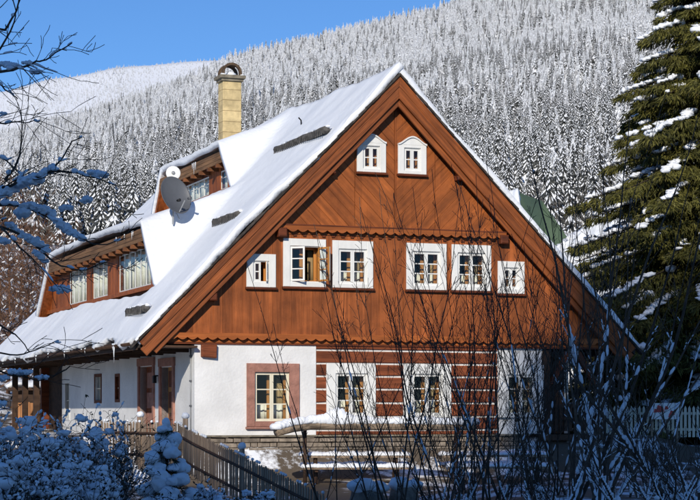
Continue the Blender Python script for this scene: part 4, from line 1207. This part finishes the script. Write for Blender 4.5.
# snow-covered bushes at the lower left
def bush(px, Y_, ptop, wid, label, seed, n=120, dens=1.0, group='snow-covered bushes at the lower left'):
    rg = random.Random(seed); x = (px - 350) / 1870 * Y_; g_ = ground_h(x, Y_); H = .65 + (412 - ptop) / 1870 * Y_ - g_
    t = empty('snowy_bush', (x, Y_, g_), 0, label, 'bush', group)
    tw, lf, sn = MB(), MB(), MB(); paths = []; tips = []
    for k in range(int(n * .5)):
        a = rg.uniform(0, 6.28); le = rg.uniform(.1, .55)
        grow(tw, (rg.uniform(-.5, .5) * wid * .8, rg.uniform(-.3, .3), -.05), (math.cos(a) * le * .8, math.sin(a) * le, 1), H * rg.uniform(.5, .72), .018, 2, rg, 5, .75, .05, (3, 4), .42, tips, paths=paths)
    for k in range(int(n * 16)):
        p = paths[rg.randrange(len(paths))][0]; c = p[rg.randrange(1, len(p))]
        o_ = Vector((rg.uniform(-1, 1), rg.uniform(-1, 1), rg.uniform(-1, .6))).normalized(); w_ = o_.cross(Vector((rg.uniform(-1, 1), rg.uniform(-1, 1), 1))).normalized() * rg.uniform(.012, .022); e = c + o_ * rg.uniform(.05, .09)
        lf.face([c, c.lerp(e, .5) - w_, e, c.lerp(e, .5) + w_])
    keep = [(a_, b_, c_) for a_, b_, c_ in paths if a_[-1].z < H * .97 and abs(a_[-1].x) < wid * .8]
    snow_along(sn, keep, rg, .62, .0035, 5.0, .93, .42, 1)
    for k in range(int(n * 1.7 * dens)):
        c, d = tips[rg.randrange(len(tips))] if rg.random() < .75 else (paths[rg.randrange(len(paths))][0][-2], None)
        if c.z > H * .93 or abs(c.x) > wid * .75: continue
        q = rg.choice((.025, .03, .04, .05, .06, .085)) * rg.uniform(.8, 1.2)
        sn.blob(c + Vector((0, 0, q * .3)), (q * 1.3, q * 1.3, q * .85), 1, .35)
        for e in range(rg.randint(0, 3)): sn.blob(c + Vector((rg.uniform(-1.4, 1.4) * q, rg.uniform(-1, 1) * q, rg.uniform(-.9, .4) * q)), (q * .75, q * .75, q * .55), 1, .4)
    tag(tw.build('twigs', 'bark_dark', t), kind='stuff'); tag(lf.build('leaves', 'leaf', t), kind='stuff'); tag(sn.build('snow', 'snow', t, True), kind='stuff')
bush(-6, 30, 383, 1.1, 'snowy bush cut by the left picture edge below the plank screen', 21)
bush(35, 32, 398, 1.2, 'snowy bush second from the left edge in front of the plaster wall', 22)
bush(62, 33, 400, .9, 'snowy bush in front of the plaster wall, left of the round-topped one', 23)
bush(104, 34, 393, .5, 'round-topped snowy bush at the left end of the picket fence', 24)
bush(20, 25, 430, 1.0, 'lower snowy bush in front of the others at the left corner', 25)
bush(62, 26, 440, .9, 'low wide snowy bush at the bottom below the plaster wall', 26)
bush(84, 29, 450, .7, 'low snowy bush at the foot of the fence, left of the little conifer', 27)
bush(205, 33, 470, .7, 'low snowy bush just right of the little conifer', 28, 70)
bush(250, 33, 478, .7, 'low snowy bush before the descending end of the fence', 29, 70)

# bare multi-stemmed shrubs in front of the right half of the house
def shrub(px, Y_, ptop, label, seed, n=16, fan=.35, r0=.035, side=2.2, snow=.45, width=.25, lean=0, twigs=(2, 4)):
    rg = random.Random(seed); x = (px - 350) / 1870 * Y_; g_ = ground_h(x, Y_); H = .65 + (412 - ptop) / 1870 * Y_ - g_
    t = empty('bare_shrub', (x, Y_, g_), 0, label, 'shrub', 'bare shrubs in front of the house')
    mb, sn = MB(), MB(); paths = []
    for k in range(n):
        a = rg.uniform(0, 6.28); f = fan * rg.uniform(.1, 1.0) ** .8; h = H * rg.uniform(.6, 1.28) * (1 - .2 * f)
        p = Vector((rg.uniform(-width, width), rg.uniform(-width, width), -.1)); d = Vector((math.cos(a) * f * 1.3 + lean, math.sin(a) * f, 1)).normalized()
        segs = 12; pts = [p]; rr = r0 * rg.uniform(.6, 1.15); rad = [rr]
        for i in range(segs):
            d = (d + Vector((rg.uniform(-.08, .08), rg.uniform(-.08, .08), .03))).normalized(); pts.append(pts[-1] + d * h / segs); rad.append(max(.006, rr * (1 - .85 * (i + 1) / segs)))
        mb.tube(pts, rad, 5, cap=False); paths.append((pts, rad, 3))
        for i in range(3, segs):
            for q in range(rg.randint(*twigs)):
                a2 = rg.uniform(0, 6.28); u_ = pts[i - 1].lerp(pts[i], rg.random())
                grow(mb, u_, d * 1.1 + Vector((math.cos(a2) * .8, math.sin(a2) * .8, .15)), side * rg.uniform(.25, .7) * (1.15 - i / segs), rad[i] * .5, 1, rg, 5, .55, .12, (1, 3), .5, wob=.10, minr=.0045, paths=paths)
    fk = 1
    low = [(p_[:max(2, int(len(p_) * .6))], r_, 0) for p_, r_, q_ in paths if p_[0].z < H * .5]
    low2 = []
    for p_, r_, q_ in low:
        f_ = []; g2 = []
        for a_, b_, c_ in zip(p_, p_[1:], r_):
            for s_ in (0, .33, .66): f_.append(a_.lerp(b_, s_)); g2.append(c_)
        f_.append(p_[-1]); g2.append(r_[-1]); low2.append((f_, g2, 0))
    snow_along(sn, low2, rg, min(.9, snow * 1.1), .006, 1.25, .985, .6)
    for k in range(int(n * 1.2 * snow)):
        p = paths[rg.randrange(len(paths))][0]; c = p[rg.randrange(1, len(p))]
        if c.z < H * .3: q = rg.uniform(.02, .05); sn.blob(c, (q * 1.2, q * 1.2, q), 1, .3)
    tag(mb.build('stems', 'bark_dark', t), kind='stuff'); tag(sn.build('snow', 'snow', t, True), kind='stuff')
shrub(592, 33, 128, 'largest bare shrub with a fan of thick dark stems at lower right', 31, 14, .66, .042, 2.0, .55, .35, twigs=(0, 2))
shrub(548, 36, 140, 'tall bare shrub left of the largest one, before the porch', 32, 10, .32, .022, 1.8, .3, .5, twigs=(1, 2))
shrub(628, 36, 170, 'tall bare shrub right of the largest one, before the spruce', 33, 8, .36, .024, 1.8, .4, .5, twigs=(1, 2))
shrub(490, 36, 195, 'bare shrub in front of the white porch wall', 34, 8, .55, .024, 1.9, .4, .35, twigs=(1, 2))
shrub(440, 37, 200, 'bare shrub before the right window of the log wall', 35, 7, .42, .022, 1.9, .25, .3, twigs=(1, 3))
shrub(385, 38, 218, 'slim bare shrub before the left window of the log wall', 36, 7, .36, .022, 1.8, .15, .3, twigs=(1, 3))
shrub(415, 39, 215, 'thin bare shrub between the two windows of the log wall', 47, 6, .4, .018, 1.9, .1, .4, twigs=(1, 3))
shrub(468, 38, 195, 'thin bare shrub right of the second log wall window', 48, 11, .45, .018, 2.2, .1, .45, twigs=(2, 3))
shrub(522, 38, 175, 'thin bare shrub before the small right gable window', 49, 14, .40, .019, 2.2, .1, .5, twigs=(2, 3))
shrub(330, 38, 285, 'low sparse bare shrub beside the end of the fence', 37, 5, .5, .018, 1.2, .15, .25, twigs=(1, 2))
shrub(690, 30, 330, 'bare shrub with snow-covered leaning stems at the right corner', 38, 9, .7, .045, 1.6, .9, .3, -.35, twigs=(1, 2))
shrub(470, 29, 405, 'low snow-filled shrub at the bottom left of the largest one', 39, 10, .9, .026, 1.0, 1.0, .5, twigs=(1, 2))
shrub(545, 28, 405, 'low snow-filled shrub at the bottom before the largest one', 45, 9, .9, .026, 1.0, 1.0, .5, twigs=(1, 2))
shrub(650, 27, 410, 'low snow-filled shrub at the bottom right', 46, 9, .9, .026, 1.0, 1.0, .5, twigs=(1, 2))

# near tree whose snowy boughs reach in from the left
rg = random.Random(91)
Yn = 13.0; tx = (-95 - 350) / 1870 * Yn; tg = ground_h(tx, Yn)
nt_ = empty('snowy_bough_tree', (tx, Yn, tg), 0, 'near bare tree whose snow-laden boughs reach in from the left edge', 'tree')
O = Vector((tx, Yn, tg))
MB().tube([(0, 0, -.2), (.05, 0, 1.6), (-.05, .05, 3.4), (.05, 0, 5.2)], [.13, .11, .08, .03], 9).build('trunk', 'bark', nt_, True)
bw, sw = MB(), MB(); paths = []
BO = [  # main boughs as (px, py, depth)
 [(-95, 60, 13), (-40, 72, 12.8), (0, 71, 12.6), (22, 68, 12.5), (36, 62, 12.5), (50, 57, 12.4), (72, 43, 12.3)],
 [(-95, 20, 13), (-40, 12, 12.8), (0, 30, 12.8), (12, 18, 12.8), (20, 0, 12.8), (25, -20, 12.8)],
 [(-40, 60, 12.9), (-10, 60, 12.7), (10, 32, 12.6), (16, 12, 12.6), (10, -5, 12.6)],
 [(-95, 190, 13), (-40, 196, 12.8), (-5, 190, 12.6), (25, 180, 12.5), (48, 172, 12.4), (62, 158, 12.4), (72, 142, 12.4), (82, 137, 12.3)],
 [(48, 172, 12.4), (72, 172, 12.3), (95, 178, 12.2), (118, 186, 12.2)],
 [(-95, 170, 13.2), (-30, 205, 13.0), (10, 205, 12.9), (40, 213, 12.8), (70, 232, 12.7), (100, 245, 12.6), (125, 238, 12.6)],
 [(-95, 215, 13.3), (-30, 220, 13.2), (10, 230, 13.1), (35, 245, 13), (55, 262, 12.9), (80, 270, 12.9), (105, 262, 12.8)],
 [(-30, 205, 13.0), (0, 226, 12.4), (20, 248, 12.3), (42, 268, 12.3), (60, 290, 12.2)],
 [(-95, 330, 13), (-30, 345, 12.7), (10, 355, 12.6), (35, 350, 12.5), (58, 340, 12.5)],
 [(-95, 300, 13), (-20, 318, 12.8), (15, 335, 12.6), (30, 352, 12.6)],
 [(-95, 395, 13), (-20, 372, 12.7), (15, 375, 12.6), (45, 380, 12.6), (70, 366, 12.5)],
 [(-95, 110, 13), (-30, 122, 12.9), (5, 123, 12.8), (25, 122, 12.8), (40, 121, 12.8)],
 [(5, 180, 12.6), (18, 160, 12.6), (22, 135, 12.6), (21, 112, 12.6)],
 [(-40, 150, 12.9), (0, 158, 12.8), (18, 172, 12.8), (30, 190, 12.7)],
 [(-30, 95, 12.9), (-5, 84, 12.8), (8, 92, 12.8), (18, 99, 12.8)],
]
for bi, bo in enumerate(BO):
    pts = [Vector(place(*q)) - O for q in bo]
    fine = []                                            # Catmull-Rom through the points
    for i in range(len(pts) - 1):
        p0, p1, p2, p3 = pts[max(0, i - 1)], pts[i], pts[i + 1], pts[min(len(pts) - 1, i + 2)]
        for k in range(4):
            t = k / 4; fine.append(.5 * ((2 * p1) + (p2 - p0) * t + (2 * p0 - 5 * p1 + 4 * p2 - p3) * t * t + (3 * p1 - p0 - 3 * p2 + p3) * t ** 3) + Vector((0, rg.uniform(-.01, .01), rg.uniform(-.006, .006))))
    fine.append(pts[-1])
    ra = .014 if len(bo) > 5 else .010
    rad = [max(.004, ra * (1 - .8 * i / (len(fine) - 1))) for i in range(len(fine))]
    bw.tube(fine, rad, 6, cap=False)
    paths.append((fine, rad, 0))
    for i in range(5, len(fine)):
        if rg.random() < .55:
            d = (fine[i] - fine[i - 1]).normalized(); a = rg.choice((-1, 1))
            grow(bw, fine[i], d + Vector((.1, rg.uniform(-.5, .5), a * rg.uniform(.3, 1.0))), rg.uniform(.1, .38), rad[i] * .55, 1, rg, 4, .6, .05, (1, 3), .6, wob=.22, minr=.0024, paths=paths)
lowp = [(a_, b_, c_) for a_, b_, c_ in paths if a_[0].z + O.z > 1.9]
snow_along(sw, lowp, rg, .33, .003, 2.3, .8, .6, 1)
def lump(px, py, Yd, wpx, hpx, tilt=0):
    c = Vector(place(px, py, Yd)) - O; a, b = wpx / 1870 * Yd / 2, hpx / 1870 * Yd / 2 * .8
    n = max(2, int(wpx / max(hpx, 1) * 2.6))
    for i in range(n):
        u = (i + .5) / n * 2 - 1
        sw.blob(c + Vector((a * .8 * u, rg.uniform(-.02, .02), -a * u * math.tan(tilt) + rg.uniform(-.2, .2) * b)), (max(b, a / n * 1.35), b * rg.uniform(.8, 1.1), b * (1.05 - .35 * abs(u)) * rg.uniform(.6, 1.15)), 2, .38)
for q in ((8, 190, 12.6, 34, 16, -.25), (30, 180, 12.5, 26, 15, -.2), (46, 171, 12.4, 22, 10, -.4), (98, 174, 12.2, 22, 10, .15), (86, 200, 12.5, 13, 9, 0), (40, 209, 12.8, 36, 11, .25), (28, 206, 12.8, 14, 13, 0),
          (64, 226, 12.7, 24, 13, .55), (78, 236, 12.7, 16, 9, .5), (14, 228, 13.1, 20, 9, .5), (34, 241, 13, 30, 12, .4), (3, 241, 12.5, 14, 9, 0), (60, 289, 12.4, 22, 10, 0), (46, 250, 12.9, 10, 8, 0), (22, 213, 12.8, 16, 14, .2),
          (36, 72, 12.5, 11, 8, 0), (10, 65, 12.6, 26, 9, .05), (3, 113, 12.8, 8, 4, 0), (28, 63, 12.5, 14, 5, 0), (40, 256, 12.9, 16, 9, .6), (66, 208, 12.8, 14, 9, 0), (20, 372, 12.6, 26, 8, 0), (2, 378, 12.6, 14, 10, 0), (42, 377, 12.6, 14, 7, 0), (58, 342, 12.5, 6, 4, 0)): lump(*q)
tag(bw.build('boughs', 'bark_dark', nt_), kind='stuff'); tag(sw.build('snow', 'snow', nt_, True), kind='stuff')
